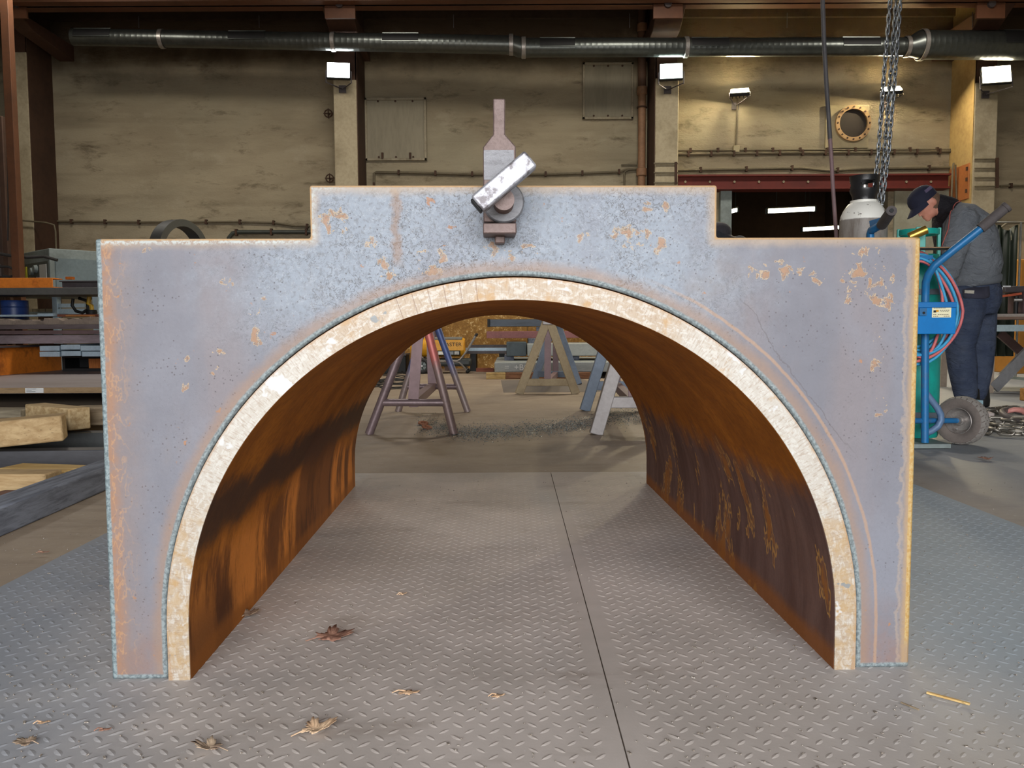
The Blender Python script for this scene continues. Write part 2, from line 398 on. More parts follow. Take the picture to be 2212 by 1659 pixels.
# shadow-gap plank lining left of the doorway wall
# ------------------------------------------------------------------ the arch: stepped face plate welded over a half pipe
PX, PY_, YAW = 0.0036, 1.3987, 0.0264
RO, RI, ZA, LP = 0.594, 0.5565, 0.089, 1.731
arch = thing('steel_arch', (PX, PY_, 0), 'massive stepped steel plate with rusty edges welded round a half pipe', 'steel arch', rz=YAW)
def m_plate():
    M = Mat('mill_scale_plate'); x, z = M.x, M.z
    wob = M.noise(14, 5, 0.65); wob2 = M.noise(45, 4, 0.65); big = M.noise(3.0, 5, 0.6); fine = M.noise(170, 4, 0.65)
    e = (wob-0.5)*0.022 + (wob2-0.5)*0.016
    ax_ = (x-0.002).abs()
    inn = ax_.ss(0.341, 0.339)
    qa = (ax_*-1.0+0.34).max(0.0); qb = (z*-1.0+0.7488).max(0.0)
    dtop = ((qa*qa+qb*qb).sqrt()).min((z*-1.0+0.836)+(1.0-inn)*9.0)
    dL = x+0.692; dR = 0.692-x
    rad = (x*x+(z-ZA)*(z-ZA)).sqrt()
    low = z.gt(ZA)
    dA = low*(rad-0.597) + (1.0-low)*(x.abs()-0.597)
    # ground: lavender grey scale, colder and paler in the upper middle
    k = M.mix(big.ss(0.35, 0.65), lin(118, 117, 126), lin(131, 131, 140))
    pink = M.noise(2.2, 4, 0.6, M.sc(2.5, 1, .5)).ss(0.5, 0.68)
    k = M.mix(pink*0.5, k, lin(140, 127, 127))
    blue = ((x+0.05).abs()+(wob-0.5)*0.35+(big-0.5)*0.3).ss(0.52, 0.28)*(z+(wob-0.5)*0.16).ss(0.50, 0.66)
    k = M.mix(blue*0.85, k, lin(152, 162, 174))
    cool = M.noise(5, 4, 0.6, M.sc(1, 1, .6)).ss(0.5, 0.66)
    k = M.mix(cool*0.45, k, lin(134, 136, 147))
    # fine pits and worm-like scale cracks
    pits = M.vor(120).ss(0.22, 0.10)*M.noise(9, 3, 0.6).ss(0.44, 0.56)
    k = M.mix(pits*0.8, k, lin(86, 80, 84))
    n1 = M.noise(72, 4, 0.66, None, 0.6); worm = (n1-0.5).abs().ss(0.020, 0.006)
    reg = M.noise(6.5, 4, 0.6).ss(0.42, 0.56)*(blue*0.8+0.12)
    k = M.mix((worm*reg)*0.85, k, lin(84, 76, 72))
    mott = M.noise(110, 4, 0.7).ss(0.5, 0.66)*blue; k = M.mix(mott*0.6, k, lin(112, 112, 116))
    wl = M.noise(62, 3, 0.6, M.vec(M.x+3.1, M.y, M.z+1.7)); light = (wl-0.55).abs().ss(0.018, 0.004)*blue
    k = M.mix(light*0.26, k, lin(196, 200, 204))
    # warm brownish cast in low parts and around stains
    warm = M.noise(4.0, 5, 0.65, M.vec(M.x+9.0, M.y, M.z)).ss(0.55, 0.72)
    k = M.mix(warm*0.3, k, lin(140, 122, 108))
    k = M.mix(z.ss(0.16, 0.03)*wob.ss(0.35, 0.65)*0.6, k, lin(146, 112, 98))
    # rust spots with bright contour rims, clustered
    def blob(cx, cz, rx, rz): return (((x-cx)/rx)*((x-cx)/rx)+((z-cz)/rz)*((z-cz)/rz)).ss(1.0, 0.15)
    cl = blob(.58, .68, .05, .07)
    for b in ((.63, .66, .035, .06), (.61, .71, .04, .035), (.45, .695, .07, .03), (.40, .69, .03, .02), (.52, .685, .03, .025), (.20, .75, .055, .04), (.12, .745, .025, .02), (.245, .735, .02, .04),
              (-.607, .728, .02, .012), (-.478, .674, .022, .016), (-.434, .632, .02, .02), (-.43, .585, .016, .03), (-.49, .556, .035, .016), (-.50, .53, .02, .012), (-.55, .55, .012, .012), (-.42, .655, .02, .015),
              (-.02, .725, .06, .025), (-.56, .50, .03, .02), (.62, .55, .025, .05), (.63, .46, .02, .04), (-.13, .71, .05, .04), (.24, .80, .04, .02), (-.30, .78, .05, .04), (-.44, .43, .03, .05), (-.22, .70, .04, .03), (-.24, .74, .03, .02), (.02, .728, .04, .02)): cl = cl.max(blob(*b))
    rn = M.noise(40, 5, 0.62, M.vec(M.x+5, M.y, M.z+2), 0.4)
    th = rn + (cl-1.0)*0.26
    spot = th.ss(0.565, 0.60); rim = ((th-0.555).abs()).ss(0.020, 0.006)*cl.ss(0.1, 0.4)
    k = M.mix(spot*0.75, k, lin(176, 130, 86)); k = M.mix(rim*0.75, k, lin(200, 172, 132))
    dk = ((th-0.575).abs()).ss(0.008, 0.002)*cl.ss(0.1, 0.4); k = M.mix(dk*0.5, k, lin(104, 78, 58))
    sp2 = M.noise(33, 4, 0.6, M.vec(M.x-4, M.y, M.z)).ss(0.665, 0.70); k = M.mix(sp2*0.75, k, lin(178, 122, 74))
    # long vertical run of rust by the middle
    run = (x+0.195+(wob2-0.5)*0.03).abs().ss(0.012, 0.002)*(z-0.77).abs().ss(0.075, 0.05)
    k = M.mix(run*0.55, k, lin(150, 112, 78))
    # hairline crack from the right shoulder down to the foot
    cxr = (z*-0.74+0.861)+(wob-0.5)*0.05
    hair = (x-cxr).abs().ss(0.0019, 0.0005)*x.ss(0.37, 0.40)*z.ss(0.36, 0.42)
    k = M.mix(hair*0.45, k, lin(88, 80, 80))
    # edge rust
    el = (dL+e*1.5).ss(0.036, 0.012)*wob2.ss(0.25, 0.55); k = M.mix(el*0.8, k, lin(174, 120, 76)); eh = (dL+e*2).ss(0.09, 0.02)*0.35; k = M.mix(eh, k, lin(146, 118, 100))
    vein = (M.noise(40, 3, 0.6, M.sc(1, 1, .5))-0.5).abs().ss(0.025, 0.005)*(dL+e).ss(0.06, 0.02); k = M.mix(vein*0.4, k, lin(204, 154, 102))
    er = (dR+e*0.5).ss(0.022, 0.010); k = M.mix(er*0.7, k, lin(186, 150, 100))
    rr = (dR+e*1.4-0.022).abs().ss(0.005, 0.001); k = M.mix(rr*0.35, k, lin(196, 170, 140))
    et = (dtop+e*0.6).ss(0.022, 0.004); k = M.mix(et*0.5, k, lin(196, 168, 132))
    es = (dtop+e*0.3).ss(0.013, 0.005)*fine.ss(0.42, 0.56)*(x+(wob-.5)*.2).ss(-0.2, -0.4); k = M.mix(es*0.8, k, lin(206, 216, 214))
    eo = (dtop).ss(0.0045, 0.002); k = M.mix(eo*0.8, k, lin(224, 180, 126))
    ea = (dA+e*0.8).ss(0.034, 0.010); k = M.mix(ea*0.6, k, lin(160, 126, 98))
    ra = (dA+e*0.25-0.034).abs().ss(0.004, 0.0012)*x.ss(0.2, 0.35); k = M.mix(ra*0.5, k, lin(196, 152, 108))
    # blue-grey flame cut bevels, their lit tone put into the colour
    cutL = (dL+(wob2-.5)*.003).ss(0.0110, 0.008); cutB = (z+(wob2-.5)*.004).ss(0.011, 0.007); cutA = (dA+(wob2-.5)*.004).ss(0.010, 0.006)
    sg = M.mix(fine.ss(0.4, 0.6), lin(104, 118, 122), lin(150, 166, 168))
    k = M.mix(cutL.max(cutB*0.9).max(cutA*0.9), k, sg)
    cutR = (dR+(wob2-.5)*.003).ss(0.011, 0.008)*z.ss(0.03, 0.06); k = M.mix(cutR, k, M.mix(fine.ss(0.4, 0.6), lin(184, 144, 78), lin(206, 176, 116)))
    side = M.y.gt(0.006); k = M.mix(side*0.8, k, lin(150, 128, 98))
    k = M.mix(fine.ss(0.35, 0.7)*0.16, k, lin(110, 108, 112))
    k = M.mix(0.32, k, (0, 0, 0, 1))
    return M.fin(k, wob2*0.25+0.45, 0.1, fine*0.35+wob2*0.3+worm*reg*-0.6+spot*0.4, 0.28, 0.002, 0.45)
RAH = 0.5965
out = [(-.692, 0), (-.692, .7488), (-.338, .7488), (-.338, .836), (.3427, .836), (.3427, .7488), (.692, .7488), (.692, 0), (RAH, 0)]
out += [(RAH*math.cos(t), ZA+RAH*math.sin(t)) for t in np.linspace(0, math.pi, 97)] + [(-RAH, 0)]
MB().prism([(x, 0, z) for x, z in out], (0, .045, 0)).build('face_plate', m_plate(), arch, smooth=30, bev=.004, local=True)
def m_pipe():
    M = Mat('rusty_pipe_inside'); x, y, z = M.x, M.y, M.z
    n = M.noise(5, 6, 0.68, M.sc(1, 1.0, 1)); g = M.noise(60, 4, 0.65); st = M.noise(3.2, 6, 0.7, M.sc(.6, 2.6, .6)); f = M.noise(140, 3, 0.6)
    k = M.mix(n.ss(0.3, 0.7), lin(130, 74, 16), lin(166, 100, 28))
    k = M.mix(g.ss(0.42, 0.66)*0.5, k, lin(116, 68, 18))
    # low left wall: orange bloom, dark band above it, dark brown foot near the plate
    lft = x.ss(0.0, -0.2); zb = z+(n-0.5)*0.16
    orange = lft*zb.ss(0.24, 0.16)
    k = M.mix(orange*st.ss(0.36, 0.58)*0.9, k, lin(206, 128, 58)); k = M.mix(orange*st.ss(0.56, 0.42)*0.75, k, lin(92, 56, 36))
    band = lft*(zb+y*-0.01-0.275).abs().ss(0.075, 0.02); k = M.mix(band*0.85, k, lin(58, 44, 38))
    foot = lft*(y+(n-.5)*.5).ss(0.45, 0.1)*z.ss(0.2, 0.05); k = M.mix(foot*0.7, k, lin(74, 46, 30))
    patch = lft*((y+(n-.5)*.1-1.02).abs().ss(0.27, 0.22))*zb.ss(0.34, 0.28); k = M.mix(patch*0.75, k, lin(78, 46, 30))
    # low right wall: purple-dark mill scale with rust islands
    rgt = x.ss(0.0, 0.2); zz = z+(n-0.5)*0.18+(st-.5)*.1
    scale = rgt*zz.ss(0.34, 0.26); k = M.mix(scale*0.88, k, M.mix(st.ss(.35, .65), lin(74, 58, 58), lin(104, 84, 80)))
    isl = M.noise(8, 4, 0.6, M.sc(.6, 1.3, .6)); k = M.mix(scale*isl.ss(0.57, 0.63)*0.85, k, lin(150, 96, 44))
    k = M.mix(scale*(isl-0.57).abs().ss(0.016, 0.004)*0.7, k, lin(190, 140, 72))
    lip = (z+(n-.5)*.05).ss(0.05, 0.02); k = M.mix(lip*0.7, k, lin(140, 84, 36))
    k = M.mix(f.ss(0.6, 0.75)*0.25, k, lin(60, 34, 16))
    return M.fin(k, 0.75, 0.0, g*0.6+f*0.4, 0.3, 0.003, 0.12)
def m_end():
    M = Mat('bare_machined_end'); x, z = M.x, M.z
    ang = (z-ZA).atan2(x); rad = (x*x+(z-ZA)*(z-ZA)).sqrt()
    v = M.vec(ang*0.58, rad*1.0, M.y)
    low = z.gt(ZA)
    rays = M.noise(1.0, 3, 0.6, M.vec(ang*190.0, rad*60.0, 0.0)); big = M.noise(9, 6, 0.68, M.vec(M.x, M.y, M.z*0.8)); fl_ = M.noise(42, 4, 0.65)
    wave = M.noise(1.0, 4, 0.7, M.vec(ang*34.0, rad*110.0, 3.0), 1.0)
    tone = (big-0.5)*1.4 + (x.abs()-0.42).abs()*-1.5 + (z-0.40).abs()*-0.9
    k = M.mix((tone+0.36).ss(-0.08, 0.14), lin(194, 174, 150), lin(206, 198, 186))
    k = M.mix(wave.ss(0.46, 0.60)*0.6, k, lin(226, 222, 214))
    k = M.mix(rays.ss(0.50, 0.64)*0.42, k, lin(158, 128, 98))
    k = M.mix(M.noise(13, 4, 0.6, M.vec(x+4, M.y, z)).ss(0.58, 0.66)*0.7, k, lin(194, 150, 88))
    k = M.mix(z.ss(0.36, 0.2)*fl_.ss(0.4, 0.62)*0.55, k, lin(196, 158, 98))
    k = M.mix(M.noise(16, 4, 0.6, M.vec(x-7, M.y, z)).ss(0.655, 0.675)*0.85, k, lin(140, 148, 152))
    k = M.mix(M.noise(15, 4, 0.6, M.vec(x+23.3, M.y, z)).ss(0.60, 0.63)*0.8, k, lin(228, 228, 228))
    lines = ((ang/0.046).frac()-0.5).abs().ss(0.045, 0.02)*ang.ss(1.66, 1.67)*ang.ss(1.95, 1.94); k = M.mix(lines*0.5, k, lin(120, 76, 48))
    k = M.mix((rad+(fl_-.5)*.006).ss(RO-.004, RO-.001)*0.5, k, lin(186, 140, 90))
    k = M.mix(0.42, k, (0, 0, 0, 1))
    return M.fin(k, 0.5, 0.15, rays*0.4+wave*0.6, 0.2, 0.002, 0.5)
def half_ring(ro, ri, y0, y1):
    T = np.linspace(0, math.pi, 97)
    pts = [(ro, 0)]+[(ro*math.cos(t), ZA+ro*math.sin(t)) for t in T]+[(-ro, 0), (-ri, 0)]+[(ri*math.cos(t), ZA+ri*math.sin(t)) for t in T[::-1]]+[(ri, 0)]
    n = len(pts); m = MB(); h = n//2
    v = [(x, y0, z) for x, z in pts]+[(x, y1, z) for x, z in pts]
    f = [(i, (i+1) % n, n+(i+1) % n, n+i) for i in range(n)]
    f += [(i, i+1, n-2-i, n-1-i) for i in range(h-1)] + [(n+i, n+n-1-i, n+n-2-i, n+i+1) for i in range(h-1)]
    return m.add(v, f)
pipe = half_ring(RO, RI, -.003, LP).build('half_pipe', m_pipe(), arch, smooth=30, local=True)
me_ = half_ring(RO-.0004, RI+.0004, -.006, -.0031).build('pipe_end', m_end(), pipe, smooth=30, local=True); me_['label'] = 'bare whitish machined end of the half pipe'
# ------------------------------------------------------------------ screw clamp on top of the plate (local plate frame)
def lp(px, py, y=0.0):
    "photo pixel to plate-frame x,z at depth y of that frame"
    p = at(px, py, PY_+y); return (p.x-PX, p.z)
MCL = worn('clamp_brown_steel', (104, 88, 84), (70, 54, 48), 20, 0.5, 0.3, bump=.3)
MCL2 = worn('clamp_ground_face', (150, 150, 154), (104, 102, 104), 40, 0.4, 0.5, st=(1, 1, 3), bump=.4)
MBAR = worn('hammered_bright_bar', (164, 164, 170), (96, 90, 92), 60, 0.46, 0.5, amt=.9, lo=.46, hi=.6, bump=.2)
clamp = thing('screw_clamp', (PX, PY_, .75), 'heavy screw clamp with upright tang gripping the top edge of the plate', 'clamp', rz=YAW)
inv = Vector((0, 0, -.75))
def cloc(m): m.v = [tuple(Vector(p)+inv) for p in m.v]; return m
yf = -.038
pts = [(1043, 480), (1042, 318), (1064, 290), (1064, 213), (1090, 213), (1090, 290), (1113, 316), (1114, 480)]
m = MB().prism([(lp(a, b, yf)[0], yf, lp(a, b, yf)[1]) for a, b in pts], (0, .026, 0))
x0 = lp(1043, 400, yf)[0]; x1 = lp(1113, 400, yf)[0]; zt = lp(1080, 322, yf)[1]
m.span((x0, -.013, .842), (x1, .075, zt)); m.span((x0, .05, .765), (x1, .078, zt))
cloc(m).build('clamp_frame', MCL, clamp, bev=.002, local=True)
cloc(MB().span((x0+.001, yf-.0012, .838), (x1-.003, yf+.001, zt-.002))).build('ground_face', MCL2, clamp, local=True)
za_, zb_ = lp(1080, 505, -.06)[1], lp(1080, 482, -.06)[1]
cloc(MB().span((x0-.001, -.064, za_), (x1, -.002, zb_)).span((x0+.018, -.03, za_-.012), (x1-.018, -.002, za_))).build('lower_jaw', MCL, clamp, bev=.002, local=True)
sx_, sz_ = lp(1083, 440, -.05)
d1x, d1z = lp(1086, 436, -.05)
cloc(MB().lathe([(.0, 0), (.031, 0), (.0335, .003), (.0335, .011), (.031, .014), (.0, .014)], (d1x, -.036, d1z), (0, -1, 0), 40)).build('collar_disc', MCL2, clamp, local=True)
pr = [(0.0, 0)]+[(.0148+(.0016 if k % 2 else 0), .002+k*.0026) for k in range(20)]+[(0, .052)]
cloc(MB().lathe(pr, (sx_+.002, -.048, sz_-.001), (0, -1, 0), 24)).build('screw_thread', MCL, clamp, local=True, smooth=15)
yb = -.112
(ax0, az0), (ax1, az1) = lp(1027, 444, yb), lp(1142, 345, yb)
cloc(MB().bar((ax0, yb, az0), (ax1, yb, az1), .030, .031, up=(0, -1, 0))).build('turning_bar', MBAR, clamp, bev=.0035, local=True)
ddx, ddz = ax0-ax1, az0-az1; L_ = math.hypot(ddx, ddz); ux, uz = ddx/L_, ddz/L_
cloc(MB().bar((ax0, yb, az0), (ax0+ux*.004, yb, az0+uz*.004), .024, .026, up=(0, -1, 0))).build('dark_bar_end', MBLACK, clamp, bev=.002, local=True)  # dark cap on the left end of the solid bar

# ------------------------------------------------------------------ wall fittings
duct = thing('spiral_duct', at(1100, 100, 11.4), 'long galvanised spiral ventilation duct under the crane girder', 'duct')
def duct_run(px0, py0, r0, px1, py1, r1, name='duct_section'):
    p0, p1 = at(px0, py0, 11.4), at(px1, py1, 11.4); n = int((p1-p0).length/.075); m = MB()
    P, Rr = [], []
    for i in range(n+1):
        t = i/n; r = r0+(r1-r0)*t
        P.append(p0.lerp(p1, t)); Rr.append(r)
        if i < n: P.append(p0.lerp(p1, t+.06/n*1)); Rr.append(r+.0007); P.append(p0.lerp(p1, t+.13/n)); Rr.append(r)
    m.tube(P, Rr, 24); return m.build(name, MDUCT, duct, smooth=50)
k_ = 11.4/1788
duct_run(157, 80, 17*k_, 1104, 97, 19*k_); duct_run(1130, 103, 19.5*k_, 1958, 101, 18.5*k_); duct_run(1990, 97, 29*k_, 2300, 98, 30*k_)
MB().tube([at(1102, 97, 11.4), at(1112, 98, 11.4), at(1124, 103, 11.4), at(1132, 103, 11.4)], [.122, .126, .13, .126], 24).build('duct_elbow', MDUCT, duct)
MB().tube([at(1956, 101, 11.4), at(1966, 101, 11.4), at(1984, 97, 11.4), at(1994, 97, 11.4)], [.122, .13, .18, .188], 24).build('duct_elbow', MDUCT, duct)
for px, py, r in ((350, 84, 17.6), (720, 90, 18.3), (1104, 97, 19.6), (1131, 103, 20), (1482, 102, 19.4), (1958, 101, 19.4), (1991, 97, 30)):
    c = at(px, py, 11.4); MB().lathe([(r*k_+.003, -.03), (r*k_+.014, -.025), (r*k_+.014, .025), (r*k_+.003, .03)], c, (1, 0, 0), 24).build('joint_collar', MSTEEL, duct)
for px0, px1, py, cy, rp in ((166, 245, 73, 81, 17.4), (498, 577, 76, 87, 18), (828, 905, 80, 92, 18.6), (1166, 1241, 85, 103, 19.5), (1491, 1570, 78, 102, 19), (1815, 1895, 79, 101, 18.8), (2156, 2240, 79, 97, 29.6)):
    a, b = at(px0, cy, 11.4), at(px1, cy, 11.4); r = rp*k_+.004; m = MB(); fr_ = MB()
    th = [R(v) for v in np.linspace(-9, 52, 6)]
    vs = [(x, a.y-math.cos(t)*r, a.z+(b.z-a.z)*q+math.sin(t)*r) for q, x in ((0, a.x), (1, b.x)) for t in th]
    m.add(vs+[(v[0], v[1]+.01, v[2]-.006) for v in vs], [(i, i+1, i+7, i+6) for i in range(5)]+[(12+i, 18+i, 19+i, 13+i) for i in range(5)])
    g = m.build('air_vent', MBLACK, duct)
    for t in (th[0], th[-1]):
        fr_.bar((a.x, a.y-math.cos(t)*(r+.003), a.z+math.sin(t)*(r+.003)), (b.x, b.y-math.cos(t)*(r+.003), b.z+math.sin(t)*(r+.003)), .012, .012)
    fr_.build('vent_rim', MDUCT, g)
for px in (300, 560, 980, 1360, 1700, 2100):
    a = at(px, 60, 11.4); MB().cyl(a, (a.x, a.y, za+.02), .006, n=6).build('hanger_rod', MDARKST, duct)

# floodlights: housing, bright glass, bracket
def flood(px, py, wpx, hpx, Y, label, col, s, yaw=0, power=4, lean=18, wallY=None):
    c = at(px, py, Y); kx = Y/1788; w, h = wpx*kx, hpx*kx*1.12
    t = thing('floodlight', c, label, 'floodlight', 'floodlights along the back wall')
    M = Euler((R(-lean), 0, R(yaw))).to_matrix()          # glass turned down and outwards
    f = M @ Vector((0, -1, 0))
    MB().box(c+f*-.035, (w*1.08, .05, h*1.12), M).build('lamp_housing', MBLACK, t, bev=.008)
    MB().box(c+f*-.003, (w, .012, h), M).build('lamp_glass', emis('floodlight_glass_'+str(s)+str(col), col, s), t)
    for k in range(5): MB().box(c+f*-.075+M@Vector((w*(k-2)*.2, 0, 0)), (.012, .035, h*.9), M).build('cooling_fin', MBLACK, t)
    e = wallY or Yf
    MB().tube([c+M@Vector((-w*.57, .03, 0)), c+M@Vector((-w*.57, .05, -h*.75)), (c.x, e-.01, c.z-h*.85), c+M@Vector((w*.57, .05, -h*.75)), c+M@Vector((w*.57, .03, 0))], .009, 6).build('bracket', MDARKST, t)
    MB().span((c.x-.05, e-.025, c.z-h*.85-.05), (c.x+.05, e-.0005, c.z-h*.85+.05)).build('wall_foot', MDARKST, t)
    l = bpy.data.lights.new('floodlight_beam', 'AREA'); l.size = w; l.shape = 'RECTANGLE'; l.size_y = h; l.energy = power; l.color = col
    o = bpy.data.objects.new('floodlight_beam', l); COL.objects.link(o)
    o.location = c+f*.012; o.rotation_euler = Euler((R(lean-90), 0, R(yaw))); return t
flood(731, 151, 46, 30, 11.6, 'floodlight with cold white glass on the column left of the clamp', (.93, .97, 1.0), 9, 8, 4)
flood(1450, 153, 46, 30, 11.6, 'floodlight with greenish white glass on the column right of the clamp', (.82, 1.0, .92), 9, -8, 4)
flood(1598, 195, 37, 25, 12.25, 'warm floodlight on the wall above a hanging cable', (1.0, .86, .56), 10, -14, 120, 62, YW)
flood(1926, 191, 37, 26, 12.25, 'warm floodlight on the wall behind the hoist chains', (1.0, .84, .52), 10, -14, 120, 62, YW)
flood(2153, 160, 54, 33, 11.6, 'largest warm floodlight on the rightmost yellowish column', (1.0, .88, .62), 10, -14, 5)
# hatches, pipes, conduits on the wall
def hatch(px0, py0, px1, py1, label, vertical_seam=False):
    a, b = at(px0, py1, YW), at(px1, py0, YW); t = thing('wall_hatch', ((a.x+b.x)/2, YW, a.z), label, 'hatch', 'blanked off wall openings')
    MB().span((a.x+.03, YW-.025, a.z+.03), (b.x-.03, YW-.001, b.z-.03)).build('cover_sheet', worn('hatch_sheet', (140, 132, 112), (112, 104, 86), 1.6, .7, st=(2, 1, .4)), t, bev=.004)
    fr_ = [((a.x, a.z), (b.x, a.z+.035)), ((a.x, b.z-.035), (b.x, b.z)), ((a.x, a.z), (a.x+.035, b.z)), ((b.x-.035, a.z), (b.x, b.z))]
    for (u0, w0), (u1, w1) in fr_: MB().span((u0, YW-.045, w0), (u1, YW-.001, w1)).build('edge_strip', worn('hatch_rim', (150, 140, 118), (96, 84, 64), 5, .7), t, bev=.004)
    for u in (.22, .5, .78):
        for w0 in (a.z+.05, b.z-.05):
            MB().cyl((a.x+(b.x-a.x)*u, YW-.03, w0), (a.x+(b.x-a.x)*u, YW-.04, w0), .016, n=6).build('screw_head', MDKBROWN, t)
    return t
h1 = hatch(790, 212, 921, 348, 'greyish square hatch on the wall left of the clamp')
for px in (826, 886):
    c = at(px, 340, YW-.05); MB().span((c.x-.015, YW-.06, c.z-.02), (c.x+.015, YW-.02, c.z+.07)).build('latch', MDKBROWN, h1)
hatch(1258, 136, 1368, 259, 'beige blank hatch high on the wall beside the drain pipe')
dp = thing('drain_pipe', at(1389, 390, 12.38), 'brownish vertical drain pipe beside the middle right column', 'pipe')
a, b = at(1387, 6, 12.38), at(1387, 196, 12.38)
MB().cyl((b.x, 12.38, b.z), (a.x, 12.38, a.z), .062).build('upper_pipe', worn('drain_pipe_dark', (96, 70, 54), (64, 46, 36), 3, .7), dp)
MB().cyl((b.x, 12.38, .0), (b.x, 12.38, b.z-.02), .056).build('lower_pipe', MPIPE, dp)
for py in (196, 372, 60):
    c = at(1387, py, 12.38); MB().lathe([(.06, -.06), (.076, -.05), (.076, .05), (.06, .06)], (b.x, 12.38, c.z), n=20).build('socket', MPIPE, dp)
c = at(1387, 232, 12.38); MB().torus((b.x, 12.38, c.z), .066, .012, n=18, k=6).build('pipe_clip', MDKBROWN, dp)
def conduit(pts, Y, r, label, mat=MCOND, clips=0, name='conduit'):
    P = [at(a_, b_, Y) for a_, b_ in pts]; m = MB().tube(P, r, 8)
    t = thing(name, P[0], label, 'conduit'); m.build('tube', mat, t)
    if clips:
        Ls = [(P[i+1]-P[i]).length for i in range(len(P)-1)]; tot = sum(Ls)
        for q in range(clips):
            d = tot*(q+.5)/clips; i = 0
            while i < len(Ls)-1 and d > Ls[i]: d -= Ls[i]; i += 1
            c = P[i].lerp(P[i+1], min(1, d/Ls[i])); MB().box(c, (.03, .04+r, r*2+.035)).build('clip', MDKBROWN, t)
    return t
YC = YW-.03
conduit([(118, 478), (300, 480), (500, 479), (590, 481), (640, 488), (700, 489)], YC, .015, 'thin conduit with clips low across the left wall bay', MCOND, 8)
conduit([(492, 530), (494, 514), (502, 504), (516, 501), (640, 501), (700, 501)], YC-.02, .030, 'thicker dark pipe curving out behind the left shoulder', worn('dark_green_pipe', (58, 62, 56), (40, 42, 38), 5, .6), 3)
conduit([(808, 520), (808, 374), (812, 372), (900, 373), (1000, 376), (1200, 376), (1340, 371), (1352, 366), (1376, 365)], YC, .018, 'conduit running behind the clamp between the two columns', MCOND, 9)
conduit([(1349, 420), (1349, 372), (1358, 366), (1378, 365)], YC-.02, .014, 'short bent conduit left of the drain pipe')
conduit([(1342, 356), (1376, 356)], YC, .010, 'short thin rod above the bent conduit')
conduit([(1462, 332), (1480, 333), (1700, 330), (1900, 329), (2054, 327)], YC, .022, 'upper ribbed conduit above the doorway beam', MCOND, 12)
conduit([(1462, 325), (1700, 324), (2054, 323)], YC, .014, 'thin conduit lying on top of the ribbed conduit', MCOND, 10)
conduit([(1464, 368), (1560, 366), (1730, 363), (1790, 369), (1860, 365), (2056, 362)], YC, .020, 'sagging conduit just above the oxide red beam', MCOND, 6)
conduit([(1593, 212), (1592, 270), (1590, 318)], YC, .014, 'straight cable dropping from the warm wall floodlight', MCOND)
jb = at(1590, 322, YC); tag(MB().box(jb, (.09, .06, .1)).build('junction_box', worn('pale_box', (160, 150, 120), (120, 110, 84), 5, .6), bev=.006), 'small pale junction box under the floodlight cable', 'box')
conduit([(2052, 520), (2058, 362), (2060, 352)], 12.2, .014, 'vertical conduit at the inner edge of the yellow column side')
conduit([(2068, 520), (2066, 420), (2064, 356)], 12.2, .012, 'second vertical conduit along the yellow column side')
conduit([(2160, 402), (2180, 401), (2300, 404)], YC, .018, 'conduit leaving the rightmost column toward the right edge', MCOND, 3)
conduit([(0, 472), (46, 476), (100, 481), (117, 486), (120, 500), (124, 640)], 11.8, .012, 'cable bent down the side of the leftmost column')
# little cable racks on the columns
def cable_rack(x0, x1, ys, px_post, label):
    t = thing('cable_rack', at((x0+x1)/2, ys[-1], Yf-.03), label, 'rack')
    for y in ys: MB().tube([at(x0, y, Yf-.03), at(x1, y, Yf-.03)], .012, 8).build('rung', MCOND, t)
    a, b = at(px_post, ys[0]-3, Yf-.05), at(px_post, ys[-1]+3, Yf-.05); MB().bar(a, b, .035, .03, up=(0, 1, 0)).build('upright', MDKBROWN, t)
cable_rack(1412, 1464, (353, 373, 395), 1460, 'small rack of rods across the column above the right of the plate')
cable_rack(2106, 2158, (344, 364, 384, 403), 2154, 'small rack of rods across the rightmost column')
bc0, bc1 = at(2056, 430, 11.95), at(2108, 346, 11.82)
bx = thing('brown_cabinet', (bc0.x, 12.0, bc1.z-.6), 'orange brown electrical cabinet on the side of the rightmost column', 'cabinet')
xl = at(2107, 390, Yf).x
MB().span((xl-.07, Yf+.05, at(2080, 428, Yf).z), (xl-.012, YW-.05, at(2080, 350, Yf).z)).build('cabinet_body', worn('cabinet_brown', (160, 98, 52), (118, 70, 38), 2, .6), bx, bev=.01)
for py in (362, 385, 410):
    c = at(2104, py, Yf); MB().box((xl-.078, Yf+.09, c.z), (.016, .03, .05)).build('hinge', MDKBROWN, bx)
for px, py, lb in ((709, 245, 'cross handled wall valve, upper of two beside the left column'), (712, 385, 'cross handled wall valve, lower of two beside the left column')):
    c = at(px, py, YW-.06); t = thing('wall_valve', c, lb, 'valve')
    MB().torus(c, .055, .009, (0, 1, 0), 16, 6).build('hand_wheel', MDKBROWN, t)
    MB().bar(c+Vector((-.07, 0, 0)), c+Vector((.07, 0, 0)), .014, .014).bar(c+Vector((0, 0, -.07)), c+Vector((0, 0, .07)), .014, .014, up=(1, 0, 0)).build('spokes', MDKBROWN, t)
    MB().cyl(c, (c.x, YW, c.z), .012, n=8).build('spindle', MDKBROWN, t)
